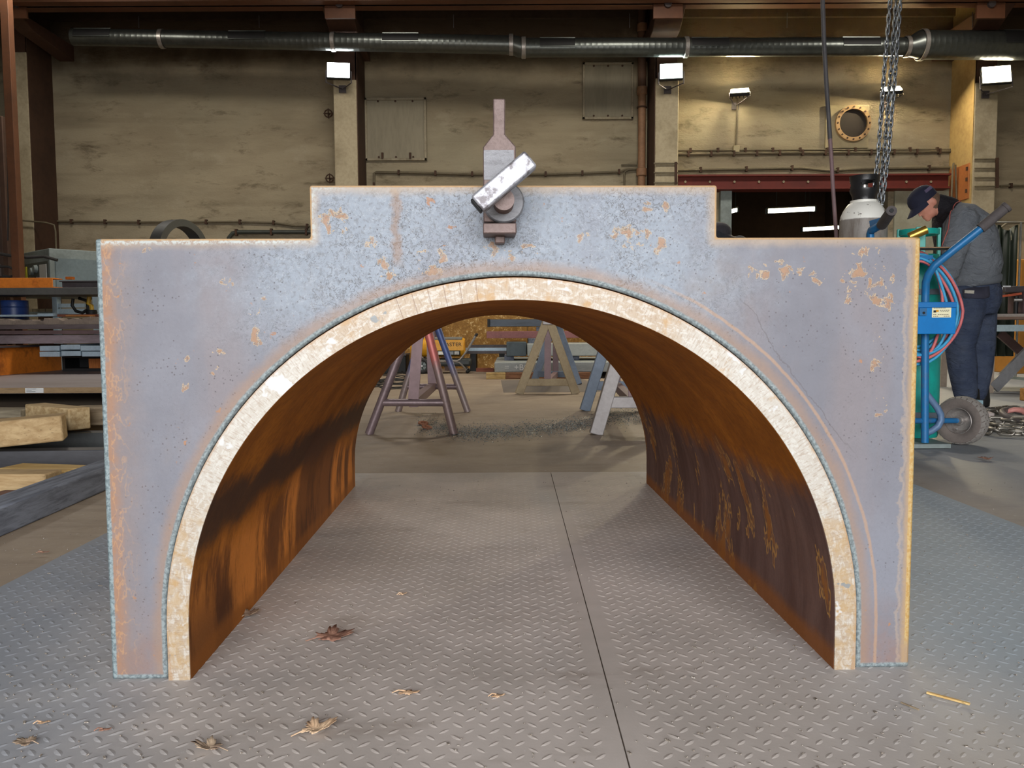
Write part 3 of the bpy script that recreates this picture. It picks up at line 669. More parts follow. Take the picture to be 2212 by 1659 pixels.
# blanked duct flange
fc = at(1840, 268, YW); q0, q1 = at(1781, 321, YW), at(1876, 228, YW)
fg = thing('pipe_flange', fc, 'round bolted flange with a dark opening on a square wall plate', 'flange')
MB().span((q0.x, YW-.03, q0.z), (q1.x, YW-.001, q1.z)).build('square_plate', worn('flange_plate', (150, 138, 108), (116, 104, 80), 2, .7), fg, bev=.005)
ro, ri = .262, .205
MB().lathe([(ri, .03), (ro, .03), (ro, .07), (ri, .07), (ri, .03)], fc, (0, -1, 0), 40).build('flange_ring', worn('flange_tan', (170, 138, 96), (124, 92, 60), 6, .6), fg)
MB().lathe([(0, .031), (ri, .031), (ri-.002, .034), (0, .034)], fc, (0, -1, 0), 32).build('dark_bore', worn('dark_bore_fill', (40, 32, 27), (26, 21, 18), 5, .8), fg)  # flat dark brown disc filling the ring
for k in range(16):
    a_ = k*math.pi/8; p = fc+Vector((math.cos(a_)*.235, -.07, math.sin(a_)*.235)); MB().cyl(p, p+Vector((0, -.014, 0)), .013, n=6).build('bolt', MDKBROWN, fg)
# fluorescent lamps of the next bay
for x0, x1, py, Y, lb in ((1656, 1760, 453, 17.0, 'long fluorescent lamp upper one seen through the doorway'), (1732, 1812, 493, 21.0, 'fluorescent lamp lower and further one beyond the doorway'), (1572, 1593, 455, 19.0, 'short end of a fluorescent lamp beside the left door jamb')):
    a, b = at(x0, py+3, Y), at(x1, py-2, Y); t = thing('fluorescent_lamp', (a+b)/2, lb, 'lamp', 'lamps of the next bay')
    MB().cyl(a, b, .045, n=12).build('lamp_tube', emis('tube_glow', (1, .97, .80), 4.5), t)
    MB().bar(a+Vector((0, 0, .055)), b+Vector((0, 0, .055)), .12, .03).build('lamp_tray', MBEIGE, t)
    for q in (a, b): MB().box(q, (.03, .1, .11)).build('end_holder', MGREYP, t)
    for q in (a.lerp(b, .2), a.lerp(b, .8)): MB().cyl(q+Vector((0, 0, .06)), (q.x, q.y, 5.0), .006, n=5).build('hanger_rod', MGREYP, t)

# ------------------------------------------------------------------ left: rack with steel stock
SG = Vector((0, 0, 0))
rack = thing('steel_rack', at(36, 800, 9.0).xyz*Vector((1, 1, 0)), 'steel stock rack with orange post and grey cross beam', 'rack')
xp = at(36, 500, 9.5).x
MB().span((xp-.045, 9.45, .0), (xp+.045, 9.55, 6.0)).build('post', worn('rack_post_orange', (100, 62, 38), (68, 44, 28), 2, .6), rack, bev=.004)['label'] = 'orange rack post'
zt, zb = at(100, 622, 8.8).z, at(100, 637, 8.8).z
MB().span((-7.6, 8.76, zb), (-3.1, 9.44, zt)).build('shelf_beam', worn('shelf_grey', (88, 88, 86), (60, 58, 56), 3, .5), rack, bev=.004)
MB().span((-3.2, 9.45, 0), (-3.1, 9.55, zt)).build('post', MGREYP, rack); MB().span((-7.6, 9.45, 0), (-7.5, 9.55, zt)).build('post', MGREYP, rack)
a, b = at(-60, 630, 8.78), at(113, 600, 8.78)
ob = thing('orange_channel', (a.x, 8.8, zt), 'bright orange painted channel lying on the rack shelf', 'beam')
mo = MB(); mo.span((-7.2, 8.78, zt+.001), (b.x, 8.792, b.z)); mo.span((-7.2, 8.792, b.z-.012), (b.x, 8.98, b.z)); mo.span((-7.2, 8.792, zt+.001), (b.x, 8.98, zt+.013))
mo.build('channel_web', MORANGE, ob, bev=.003)
db = thing('dark_section', (b.x, 9, zt), 'dark brown steel section next to the orange channel', 'beam')
a2, b2 = at(118, 606, 8.95), at(213, 621, 8.95)
MB().span((b.x-.05, 9.06, zt+.001), (-4.15, 9.14, a2.z)).build('web', MDARKST, db); MB().span((b.x-.05, 9.0, a2.z-.012), (-4.15, 9.22, a2.z)).build('flange', MDARKST, db)
MB().span((b.x+.02, 9.0, zt+.10), (b.x+.09, 9.06, zt+.13)).build('orange_rag', MORANGE, db)
# ring standing on the rack
rc = at(384, 474, 9.05); rR = (rc.z-zt)/2
ring = MB(); axd = Vector((math.sin(R(68)), -math.cos(R(68))*1.0, 0))
ring.lathe([(rR, -.075), (rR, .075), (rR-.075, .075), (rR-.075, -.075), (rR, -.075)], (rc.x, 9.08, zt+rR), axd, 56)
tag(ring.build('steel_ring', worn('black_ring', (54, 56, 56), (38, 38, 38), 6, .5, .2)), 'black steel ring standing upright behind the left shoulder', 'ring')
# thick base plate on bearers with its white paper label
zp = at(100, 836, 6.5).z; zq = at(100, 850, 6.5).z
bp = thing('base_plate', (-5, 6.5, zq), 'thick brown edged steel plate near the floor with a white label', 'steel plate')
MB().span((-7.4, 6.5, zq), (-2.35, 9.3, zp)).build('plate_slab', worn('base_plate_steel', (150, 142, 144), (120, 108, 100), 1.2, .5, .1, st=(.6, 2, 1)), bp, bev=.004)
MB().span((-7.4, 6.493, zq+.003), (-2.35, 6.499, zp-.004)).build('cut_edge', worn('flame_cut_edge', (164, 138, 104), (112, 92, 66), 6, .7, st=(1, 1, 5), bump=.5), bp)
for x in (-5.9, -3.0): tag(MB().span((x-.05, 6.75, -.006), (x+.05, 9.0, zq-.0005)).build('timber_bearer', wood('bearer_wood', (96, 80, 62), (70, 56, 42), 1)), 'squared timber bearer under the %s end of the thick base plate' % ('left' if x < -5 else 'right'), 'timber', 'bearers under the base plate')
la, lb_ = at(55, 849, 6.49), at(94, 838, 6.49)
lbm = MB().span((la.x, 6.488, la.z), (lb_.x, 6.4925, lb_.z)).build('paper_label', worn('white_label', (226, 228, 228), (206, 208, 208), 30, .6), bp)
wl_ = lb_.x-la.x; hl = lb_.z-la.z
tm = MB()
for k, ws in enumerate((.55, .3, .5)): tm.span((la.x+wl_*.06, 6.487, la.z+hl*(.74-.26*k)), (la.x+wl_*(.06+ws), 6.488, la.z+hl*(.84-.26*k)))
tm.build('print_lines', worn('label_print', (128, 130, 134), (110, 112, 116), 20, .7), lbm)
# orange side beam at the back of the plate
p0, p1 = at(-160, 808, 7.2), at(137, 796, 9.25)
sb = thing('orange_girder', (p0.x, 8, zp), 'orange painted girder standing on the thick base plate', 'beam')
zo = at(60, 745, 8.7).z
a_, b_ = Vector((p0.x, 7.25, (zp+zo)/2+.001)), Vector((p1.x, 9.2, (zp+zo)/2+.001))
MB().bar(a_, b_, .02, zo-zp).build('girder_web', worn('orange_dull', (216, 124, 42), (140, 76, 30), 3.0, .5, amt=.8, lo=.5, hi=.62), sb)
MB().bar(a_+Vector((0, .0, (zo-zp)/2-.01)), b_+Vector((0, 0, (zo-zp)/2-.01)), .16, .018).build('girder_flange', MDARKST, sb)
# black box section with a wood block, flat bars on top
k0, k1 = at(135, 798, 8.9), at(300, 766, 8.9); zbb = zp+.001
bs = thing('box_section', (k0.x, 8.9, zbb), 'black box section under the bundle of pale flat bars', 'beam')
zk = at(150, 767, 8.9).z
MB().span((k0.x, 8.9, zbb), (-3.3, 9.3, zbb+.03)).build('lower_wall', MBLACK, bs); MB().span((k0.x, 8.9, zk-.03), (-3.3, 9.3, zk)).build('upper_wall', MBLACK, bs)
MB().span((k0.x, 9.2, zbb+.03), (-3.3, 9.3, zk-.03)).build('back_wall', MBLACK, bs); MB().span((k0.x, 8.9, zbb+.03), (k0.x+.03, 9.2, zk-.03)).build('side_wall', MBLACK, bs)
w0, w1 = at(195, 790, 8.95), at(235, 771, 8.95)
tag(MB().span((w0.x, 8.92, zbb+.031), (w1.x, 9.15, zk-.04)).build('wood_block', wood('orange_wood', (176, 108, 56), (140, 82, 40), 2)), 'orange brown wood block inside the black box section', 'wood block')
zz = zk+.001; n_ = 0
for row in (0, 1):
    for ci, (xa, xb, dz) in enumerate(((84, 127, 0), (129, 171, .012), (174, 218, 0), (221, 262, .004))):
        a, b = at(xa+row*-1.5, 750, 8.35), at(xb+row*-1.5, 750, 8.35); t = zz+row*.058+(dz if row else dz*.6)
        rowname = ('lower', 'upper')[row]; cn = ('leftmost column', 'second column', 'third column', 'hidden right column')[ci]
        tag(MB().span((a.x, 8.35+random.uniform(0, .03), t), (b.x, 9.25, t+.05)).build('flat_bar', MLBLUE, bev=.003), 'pale blue grey flat bar end, %s row of bundle, %s' % (rowname, cn), 'flat bar', 'bundle of pale flat bars')
ztop_ = zz+.058*2+.012
# sheets stacked above the bars
zz2 = max(ztop_, zo)+.004; spans = []
ys = [(742, 724), (722, 714), (711, 701)]
names = ('lowest of the stacked plates, thick with a pale lower rim', 'middle thin plate of the stack', 'upper thin plate of the stack')
zcur = zz2
for i, (yb_, yt_) in enumerate(ys):
    zlo = max(zcur, at(100, yb_, 8.4).z); zhi = at(100, yt_, 8.4).z
    if zhi < zlo+.03: zhi = zlo+.035
    for q in (-7.2, -3.5): 
        if i: tag(MB().span((q-.03, 8.6, zcur), (q+.03, 9.35, zlo)).build('spacer_strip', MDARKST), 'thin dark spacer strip, %s end, below the %s of the stacked plates' % ('left' if q < -5 else 'right', ('', 'middle', 'upper')[i]), 'spacer', 'spacers between the plates')
    tag(MB().span((-7.4, 8.4+i*.04, zlo), (-2.9, 9.4, zhi)).build('stock_plate', worn('stock_plate_%d' % i, ((140, 128, 134), (110, 90, 92), (104, 94, 96))[i], (60, 46, 44), 2, .5, .1, st=(.5, 1, 2))), 'dark steel plate, '+names[i], 'steel plate', 'stacked steel plates')
    zcur = zhi
# ragged offcuts on the stack
rg = MB(); x = -7.4; pts = []
while x < -3.2:
    pts.append((x, 8.5, zcur+random.uniform(.035, .085))); pts.append((x+.01, 8.5, zcur+random.uniform(.03, .07))); x += random.uniform(.04, .13)
rg.prism([(-7.4, 8.5, zcur+.001)]+pts+[(pts[-1][0], 8.5, zcur+.001)], (0, .5, 0))
tag(rg.build('ragged_offcut', worn('ragged_steel', (138, 124, 112), (76, 64, 56), 8, .6), smooth=False), 'ragged torn edge offcut lying on top of the stacked plates', 'offcut')
zr = zcur+.087
s0, s1 = at(-80, 690, 8.7), at(85, 690, 8.7); s2 = at(120, 690, 8.7)
tag(MB().span((s0.x, 8.72, zr), (s1.x, 9.0, zr+.02)).build('flat_bar', MLBLUE), 'long pale flat bar on the ragged offcut at the left edge', 'flat bar')
tag(MB().span((s1.x+.005, 8.66, zr), (s2.x, 8.95, zr+.03)).build('flat_bar', MLBLUE), 'short pale flat bar stub on the ragged offcut', 'flat bar')
tag(MB().span((s2.x+.02, 8.7, zr-.004), (-3.4, 8.9, zr+.02)).build('flat_bar', worn('rusty_flat', (110, 62, 44), (80, 44, 32), 4, .6)), 'rusty brown flat bar right of the pale stub on the offcut', 'flat bar')
tag(MB().span((at(142, 690, 8.6).x, 8.6, zr-.004), (at(200, 690, 8.6).x, 8.66, zr+.012)).build('wood_lath', wood('lath_wood', (176, 120, 70), (140, 90, 50), 0)), 'thin orange wood lath on the rusty flat bar', 'lath')
# small blue drum
dr = at(33, 690, 9.15); drm = thing('blue_drum', (dr.x, 9.15, zcur), 'small dark blue drum under the rack shelf at the left edge', 'drum')
MBLUED = worn('blue_drum_paint', (34, 58, 112), (26, 40, 76), 4, .4)
hh = .262; MB().lathe([(0, 0), (.13, 0), (.135, .01), (.135, .1), (.141, .105), (.135, .11), (.135, .19), (.141, .195), (.135, .2), (.135, hh-.01), (.13, hh), (0, hh)], (dr.x, 9.15, zcur+.001), n=32).build('drum_body', MBLUED, drm)
MB().torus((dr.x, 9.15, zcur+hh), .128, .008, n=28, k=6).build('rim', MBLUED, drm)
# machine cabinet behind the rack
mcx = at(116, 560, 10.6)
mc = thing('machine_cabinet', (mcx.x, 10.9, 0), 'grey machine cabinet with round knobs behind the orange channel', 'cabinet')
ztc = at(116, 536, 10.5).z; zbc = at(116, 640, 10.5).z
lft_, rgt_ = at(46, 560, 11.2), at(215, 560, 10.9)
pl = [(mcx.x, 10.5), (lft_.x, 11.2), (lft_.x+.7, 11.8), (rgt_.x, 11.0)]
zl = at(50, 570, 11.2).z
MB().prism([(x, y, zbc) for x, y in pl], (0, 0, ztc-zbc)).build('cabinet_body', MGREYP, mc, smooth=False, bev=.01)
def face(p, q, u0, u1, z0_, z1_, off, name, mat):
    P = Vector((*p, 0)); Q = Vector((*q, 0)); d = Q-P; n = Vector((d.y, -d.x, 0)).normalized()
    if n.y > 0: n = -n
    a, b = P+d*u0, P+d*u1; m = MB().prism([(a.x, a.y, z0_), (b.x, b.y, z0_), (b.x, b.y, z1_), (a.x, a.y, z1_)], n*off); return m.build(name, mat, mc, smooth=False)
HH = ztc-zbc
face(pl[1], pl[0], .04, .98, zbc+HH*.18, zbc+HH*.74, .012, 'control_panel', worn('panel_dark_grey', (76, 82, 78), (56, 60, 58), 4, .5))
pw = face(pl[1], pl[0], .70, .93, zbc+HH*.25, zbc+HH*.68, .02, 'white_plate', worn('white_plate', (206, 206, 200), (180, 180, 172), 4, .5))
face(pl[1], pl[0], .03, .16, zbc+HH*.22, zbc+HH*.66, .02, 'dark_green_sticker', worn('sticker_green', (24, 44, 34), (18, 32, 26), 9, .5))
face(pl[1], pl[0], .17, .24, zbc+HH*.28, zbc+HH*.68, .022, 'yellow_sticker', worn('sticker_yellow', (206, 200, 60), (170, 160, 40), 9, .5))
for u, v in ((.44, .56), (.58, .60), (.40, .34), (.53, .34), (.64, .36)):
    P = Vector((*pl[1], 0)).lerp(Vector((*pl[0], 0)), u); P.z = zbc+HH*v
    d = Vector((pl[0][0]-pl[1][0], pl[0][1]-pl[1][1], 0)).normalized(); n = Vector((d.y, -d.x, 0))
    MB().lathe([(0, .05), (.045, .05), (.055, .01), (.055, 0)], P, n, 16).build('control_knob', MBLACK if v < .5 else MGREYP, mc)
face(pl[0], pl[3], .10, .97, zbc+HH*.1, zbc+HH*.80, .015, 'side_panel', worn('side_panel_blue_grey', (112, 126, 130), (88, 98, 102), 3, .5))
for px in (118, 205):
    a = at(px, 660, 10.6); MB().span((a.x-.03, 10.6, 0), (a.x+.03, 10.7, zbc)).build('frame_post', MLBLUE, mc)
for py, hgt in ((656, .05), (667, .07)):
    a, b = at(126, py, 10.65), at(185, py, 10.65); MB().span((a.x, 10.62, a.z-hgt), (b.x, 10.66, a.z)).build('frame_rail', MLBLUE, mc)
for k in range(4):
    a = at(60+k*13.5, 667, 10.9); MB().span((a.x, 10.88, a.z-.04), (a.x+.07, 10.93, a.z)).build('ledge_block', MBEIGE, mc)
MB().span((at(60, 667, 10.9).x-.05, 10.86, at(60, 667, 10.9).z-.07), (at(118, 667, 10.9).x, 11.1, at(60, 667, 10.9).z-.041)).build('ledge', MGREYP, mc)
# yellow tool with black hose on the plate stack
yt = thing('yellow_tool', (at(192, 690, 9.3).x, 9.3, zcur), 'yellow handled tool with black hose beside the plate edge', 'tool')
MBR_Y = worn('tool_yellow', (214, 168, 40), (150, 112, 24), 6, .5)
P = [at(193, 640, 9.35), at(191, 656, 9.35), at(198, 660, 9.35), at(199, 672, 9.35)]
MB().tube(P, .022, 8).build('yellow_frame', MBR_Y, yt); 
q = at(198, 676, 9.35); MB().lathe([(0, 0), (.05, 0), (.06, .03), (.05, .06), (0, .06)], (q.x, 9.35, zr+.02), n=16).build('motor_end', MBLACK, yt)
MB().tube([at(198, 672, 9.35), (q.x, 9.35, zr+.07)], .02, 8).build('stem', MBLACK, yt)
MB().tube([at(158, 645, 9.4), at(156, 660, 9.4), at(164, 672, 9.4), at(178, 676, 9.4), at(190, 668, 9.4), at(188, 650, 9.4), at(170, 644, 9.4)], .018, 8).build('black_hose', MBLACK, yt)
# left edge: dark cabinet and drooping cables
dc = thing('dark_locker', (at(4, 500, 9.9).x, 10.0, 0), 'tall dark locker at the very left edge behind the post', 'locker')
x1_ = at(16, 500, 9.9).x
MB().span((x1_-.9, 9.9, 0), (x1_, 10.02, at(8, 250, 9.9).z)).build('locker_body', MDKBROWN, dc, bev=.01)
MB().span((x1_-.8, 9.885, .3), (x1_-.06, 9.899, at(8, 260, 9.9).z)).build('locker_door', worn('locker_door', (62, 46, 38), (40, 30, 24), 2, .7), dc)
MB().box((x1_-.1, 9.87, 1.3), (.03, .03, .14)).build('door_handle', MDARKST, dc)
for i, (pts, lb) in enumerate((([(0, 548), (20, 552), (60, 556), (95, 554), (124, 562)], 'black cable sagging above the machine cabinet'), ([(0, 576), (18, 576), (30, 582), (36, 592), (22, 598), (6, 596)], 'grey hose loop at the left edge above the orange channel'), ([(16, 340), (18, 430), (17, 520)], 'thin hanging wire beside the orange post'), ([(22, 340), (24, 450), (26, 560)], 'second thin wire beside the orange post'))):
    tag(MB().tube([at(a, b, 9.6+.0*i) for a, b in pts], (.018, .014, .008, .008)[i], 8).build('cable', MRUB), lb, 'cable')
brz = at(170, 565, 11.6)
tag(MB().span((at(120, 560, 12.2).x, 12.2, at(120, 576, 12.2).z), (at(420, 560, 12.2).x, 12.5, at(120, 564, 12.2).z)).build('orange_rail', worn('rail_orange', (150, 80, 30), (110, 58, 26), 2, .6)), 'orange brown rail along the wall behind the machine cabinet', 'rail')

# ------------------------------------------------------------------ left: timber pile near the plate
WA = wood('oak_light', (186, 160, 120), (156, 128, 90), 0); WB = wood('oak_grey', (150, 134, 110), (116, 100, 80), 0); WD = wood('timber_dark', (124, 130, 144), (86, 90, 102), 1); WY = wood('timber_yellow', (206, 178, 122), (176, 142, 88), 0)
def log(p0, p1, wd, ht, mat, label, name='timber', cat='timber', bev=.006, up=(0, 0, 1), grp='timber offcuts left of the arch'):
    return tag(MB().bar(p0, p1, wd, ht, up).build(name, mat, bev=bev), label, cat, grp)
ZF = -.006
log((-1.535, 2.0, .038), (-1.60, 3.62, .038), .105, .088, WD, 'long dark blue grey weathered beam leading away beside the plate', name='dark_beam', cat='beam', grp=None)
# bottom row
a = at(100, 1052, 3.02); log((-2.9, 3.06, ZF+.042), (a.x+.03, 3.02, ZF+.042), .11, .083, WA, 'short squared timber with grey sawn end, lowest at the left edge')
a = at(176, 1052, 3.22); log((a.x-.30, 3.26, ZF+.034), (a.x-.0, 3.2, ZF+.034), .13, .066, WY, 'pale yellow timber block half behind the dark beam')
log((-2.75, 3.42, ZF+.05), (-1.62, 3.50, ZF+.05), .09, .10, worn('dark_flat_steel', (70, 70, 74), (50, 48, 50), 5, .5, .2, st=(.4, 1, 1)), 'dark steel section lying under the big timber', 'steel_section', 'steel section', .004, grp=None)
log((-3.1, 3.72, ZF+.068), (-1.70, 3.80, ZF+.068), .10, .134, worn('black_channel', (58, 60, 60), (42, 42, 42), 5, .5, .2), 'black steel channel behind the timber pile, beside the plate', 'steel_channel', 'steel section', .004, grp=None)
log((-2.7, 3.24, ZF+.03), (-2.35, 3.24, ZF+.03), .16, .06, WB, 'hidden grey bearer below the big timber')
log((-2.3, 3.62, ZF+.16+.03), (-2.02, 3.66, ZF+.16+.03), .08, .05, WB, 'grey packing block under the big timber')
# big timber lying across
a, b = at(-140, 1006, 3.35), at(137, 982, 3.5)
log((a.x, 3.34, .155), (b.x, 3.52, .185), .14, .108, WA, 'biggest pale oak timber lying across the pile', bev=.008)
a = at(178, 986, 3.75); log((a.x-.36, 4.02, .19), (a.x-.02, 3.78, .19), .10, .10, wood('oak_mid', (196, 172, 132), (160, 132, 92), 0), 'pale oak block with a sloping end behind the big timber')
log((at(172, 970, 4.0).x, 3.98, .185), (at(172, 970, 4.0).x+.6, 4.02, .185), .1, .09, WB, 'greyish plank end running in behind the plate')
a, b = at(-40, 944, 4.1), at(74, 944, 4.1)
log((a.x, 4.12, .17), (b.x-.02, 4.1, .17), .13, .075, wood('grey_top', (142, 132, 112), (110, 100, 84), 0), 'grey timber on top at the left edge with a dark end')
MBLKW = worn('charred_end', (58, 50, 50), (38, 33, 33), 7, .8)
c = at(72, 961, 4.08); tag(MB().prism([c+Vector((-.04, 0, 0)), c+Vector((.035, 0, 0)), c+Vector((.008, 0, .085)), c+Vector((-.016, 0, .085))], (-.03, .1, 0)).build('dark_wedge', MBLKW), 'dark triangular wedge on top of the pile, larger one', 'wedge', 'dark wedges')
c = at(24, 966, 3.86); tag(MB().prism([c+Vector((-.03, 0, 0)), c+Vector((.03, 0, 0)), c+Vector((-.002, 0, .045))], (-.02, .08, 0)).build('dark_wedge', MBLKW), 'small dark wedge at the left edge of the pile', 'wedge', 'dark wedges')
log((-3.4, 4.35, .07), (-1.9, 4.35, .07), .3, .15, WB, 'hidden packing timber behind the pile')
a, b = onz(60, 941, .0), onz(232, 941, .0)
log((a.x, 4.75, .008), (b.x+.7, 4.75, .008), .06, .028, WY, 'long yellow lath on the floor behind the timber pile', 'wood_lath', 'lath', .002, grp=None)
a, b = at(-60, 1090, 2.75), at(80, 1090, 2.75); log((a.x, 2.82, .012), (b.x+.02, 2.80, .012), .2, .036, worn('rusty_flat_bar', (112, 70, 54), (80, 52, 42), 5, .7), 'rusty flat bar under the sawn timber at the left edge', 'rusty_bar', 'flat bar', .002, grp=None)
# ------------------------------------------------------------------ seen through the arch: trestles, heater, stock
def flat(px, py, z=ZF): return onz(px, py, z)
MTUB = worn('worn_purple_steel', (124, 106, 108), (84, 70, 68), 7, .4, .35, bump=.2)
def m_fade(name, top, low, z0, z1):
    M = Mat(name); n = M.noise(9, 5, .7, M.sc(1, 1, .4)); f = M.noise(40, 3, .6)
    k = M.mix((M.z+(n-.5)*.35).ss(z0, z1), lin(*low), lin(*top)); k = M.mix(f.ss(.55, .7)*.4, k, lin(*[v*.65 for v in low])); return M.fin(k, .45, .25, n, .2, .003)
MRED = m_fade('red_paint_fading', (176, 96, 90), (124, 104, 100), .3, .45)
MBLU = m_fade('blue_paint_fading', (78, 92, 140), (136, 120, 116), .22, .40)
MPUR = worn('purple_brown_flat', (122, 98, 100), (94, 74, 72), 4, .5, .2)
MMUS = worn('mustard_steel', (166, 148, 116), (126, 108, 80), 6, .6, .1)
MGB = worn('grey_blue_steel', (122, 134, 150), (92, 100, 112), 4, .5, .2)
MGT = worn('grey_trestle_steel', (150, 144, 142), (112, 106, 104), 5, .45, .3)
def trestle(label, feet_f, feet_r, apex_f, apex_r, Zt, kind, mats, cross_z=.2, rr=.028):
    "two A frames joined by a top rail and ties"
    c = (feet_f[0]+feet_f[1]+feet_r[0]+feet_r[1])/4
    t = thing('trestle', (c.x, c.y, ZF), label, 'trestle', 'steel trestles behind the arch')
    def member(p, q, name, mat, w=rr):
        if kind == 'tube': return MB().cyl(p, q, w, n=14).build(name, mat, t)
        return MB().bar(p, q, w*2.1, w*1.5, up=(0, 1, 0)).build(name, mat, t, bev=.004)
    mids = []
    for i, (ft, ap) in enumerate(((feet_f, apex_f), (feet_r, apex_r))):
        for j in (0, 1):
            top = Vector((ap.x+(-.03 if j == 0 else .03)*(1 if kind == 'tube' else .5), ap.y, Zt)); p = Vector((ft[j].x, ft[j].y, ZF))
            member(p, top, 'leg', mats[i*2+j])
        k = (cross_z-ZF)/(Zt-ZF)
        a = Vector(ft[0]).lerp(Vector((ap.x, ap.y, Zt)), k); b = Vector(ft[1]).lerp(Vector((ap.x, ap.y, Zt)), k); a.z = b.z = cross_z
        member(a, b, 'cross_bar', mats[4+i], rr*.85); mids.append((a+b)/2)
        MB().bar((a+b)/2+Vector((0, 0, .02)), (ap.x, ap.y, Zt-.02), .06, .014, up=(0, 1, 0)).build('upright', mats[6], t)
    MB().bar(mids[0], mids[1], .05, .05).build('long_tie', mats[6], t)
    A0 = Vector((apex_f.x, apex_f.y, Zt)); B0 = Vector((apex_r.x, apex_r.y, Zt)); d = (B0-A0).normalized()*.06
    MB().bar(A0-d, B0+d, .09, .05).build('top_rail', mats[7], t, bev=.004)
    return t
def V2(a, b): return Vector((a.x, b, 0))
ff = (flat(797, 938), flat(981, 939)); fr_ = (flat(860, 889), flat(1011, 890))
ap = at(905, 690, ff[0].y); ar = at(929, 690, fr_[0].y)
trestle('tubular trestle with red and blue painted legs, left of the trio', ff, fr_, ap, ar, .66, 'tube', (MTUB, MRED, MBLU, MBLU, MTUB, MTUB, MPUR, MRED), .175, .025)
ff = (flat(1121, 851), flat(1244, 851)); fr_ = (flat(1152, 829), flat(1250, 831))
ap = at(1184, 695, ff[0].y); ar = at(1200, 695, fr_[0].y)
trestle('mustard and grey blue square tube trestle standing upright in the middle', ff, fr_, ap, ar, .645, 'square', (MMUS, MMUS, MGB, MGB, MMUS, MGB, MPUR, MGT), .10, .036)
ff = (flat(1287, 938), flat(1451, 938)); fr_ = (flat(1263, 887), flat(1402, 887))
ap = at(1368, 690, ff[0].y); ar = at(1330, 690, fr_[0].y)
trestle('pale grey square tube trestle half hidden behind the right side of the arch', ff, fr_, ap, ar, .66, 'square', (MGT, MGT, MGB, MGB, MGT, MGB, MPUR, MGT), .175, .036)
# construction heater
YH = 11.0; k = YH/1788; hc = at(946, 750, YH); fh = flat(940, 800)
ht = thing('space_heater', (hc.x, YH, ZF), 'yellow wheeled fuel heater with chrome tube frame', 'heater')
MYEL = worn('heater_yellow', (224, 160, 34), (180, 124, 24), 5, .45, bump=.05)
xa, xb = at(888, 750, YH).x, at(1004, 750, YH).x; zc = hc.z; rb = .125
MB().lathe([(0, 0), (.09, 0), (rb-.015, .0), (rb, .02), (rb, xb-xa-.03), (rb-.012, xb-xa), (.09, xb-xa), (.085, xb-xa-.08), (0, xb-xa-.08)], (xa, YH+.02, zc), (1, 0, 0), 28).build('heater_shell', MYEL, ht)
MB().span((xa+.28, YH-.10, zc+.095), (xb-.03, YH+.1, zc+.135)).build('top_cover', worn('heater_grey', (128, 124, 112), (98, 94, 84), 5, .5), ht, bev=.01)
fp = MB().span((xa+.27, YH-.108, zc-.045), (xb-.01, YH-.09, zc+.095)).build('name_panel', MYEL, ht, bev=.004)
tz = at(978, 744, YH-.11)
text('MASTER', .068, (at(975, 744, YH-.11).x, YH-.109, at(972, 744.5, YH-.11).z), (1, 0, 0), (0, 0, 1), MBLACK, 'lettering', ht, sx=1.1)
a, b = at(943, 768, YH-.13), at(994, 757, YH-.13)
cpn = MB().span((a.x, YH-.14, a.z), (b.x, YH-.08, b.z)).build('control_panel', MBLACK, ht, bev=.006)
for u0, u1, mt in ((.08, .36, worn('label_white', (226, 224, 214), (200, 198, 188), 9, .5)), (.40, .72, worn('label_grey', (128, 134, 138), (100, 104, 108), 9, .5)), (.76, .95, worn('label_pale', (186, 186, 180), (60, 60, 60), 30, .5))):
    MB().span((a.x+(b.x-a.x)*u0, YH-.144, a.z+.012), (a.x+(b.x-a.x)*u1, YH-.139, b.z-.012)).build('panel_label', mt, cpn)
a, b = at(905, 791, YH), at(1018, 774, YH)
MB().span((a.x, YH-.13, a.z), (b.x, YH+.17, b.z)).build('fuel_tank', worn('tank_dark', (56, 60, 58), (40, 42, 42), 4, .5), ht, bev=.03)
for s_ in (-.19, .21):
    wc = at(915, 790, YH); wz = ZF+.105; wh = MB().torus((wc.x, YH+s_, wz), .078, .026, (0, 1, 0), 24, 8).build('wheel', MRUB, ht)
    MB().lathe([(0, -.014), (.02, -.016), (.068, -.01), (.068, .01), (.02, .016), (0, .014)], (wc.x, YH+s_, wz), (0, 1, 0), 20).build('rim', MGREYP, wh)
    for q in range(5):
        a_ = q*2*math.pi/5; MB().bar((wc.x, YH+s_-.018, wz), (wc.x+.062*math.cos(a_), YH+s_-.014, wz+.062*math.sin(a_)), .012, .008, up=(0, 1, 0)).build('spoke', MBLACK, wh)
    MB().cyl((wc.x, YH+s_-.03, wz), (wc.x, YH+s_+.03, wz), .012, n=10).build('hub', MSTEEL, wh)
for s_ in (-.15, .17):
    P = [at(908, 760, YH)] + [at(x, y, YH) for x, y in ((912, 768), (917, 774), (926, 777), (960, 778), (990, 778), (996, 775), (1005, 763), (1018, 742), (1028, 724))]
    MB().tube([(p.x, YH+s_, p.z) for p in P], .011, 8).build('frame_tube', MSTEEL, ht)
    P = [at(x, y, YH) for x, y in ((926, 780), (985, 780), (993, 782), (1000, 788), (1008, 797))]; Q = [(p.x, YH+s_, p.z) for p in P]; Q.append((Q[-1][0]+.02, YH+s_, ZF+.012))
    MB().tube(Q, .011, 8).build('stand_leg', MSTEEL, ht); MB().ball((Q[-1][0], YH+s_, ZF+.026), .026, 10).build('rubber_foot', MBLACK, ht)
p = at(1028, 724, YH); MB().tube([(p.x-.005, YH-.15, p.z-.01), (p.x+.01, YH-.15, p.z+.01), (p.x+.01, YH+.17, p.z+.01), (p.x-.005, YH+.17, p.z-.01)], .015, 8).build('grip_bar', MRUB, ht)
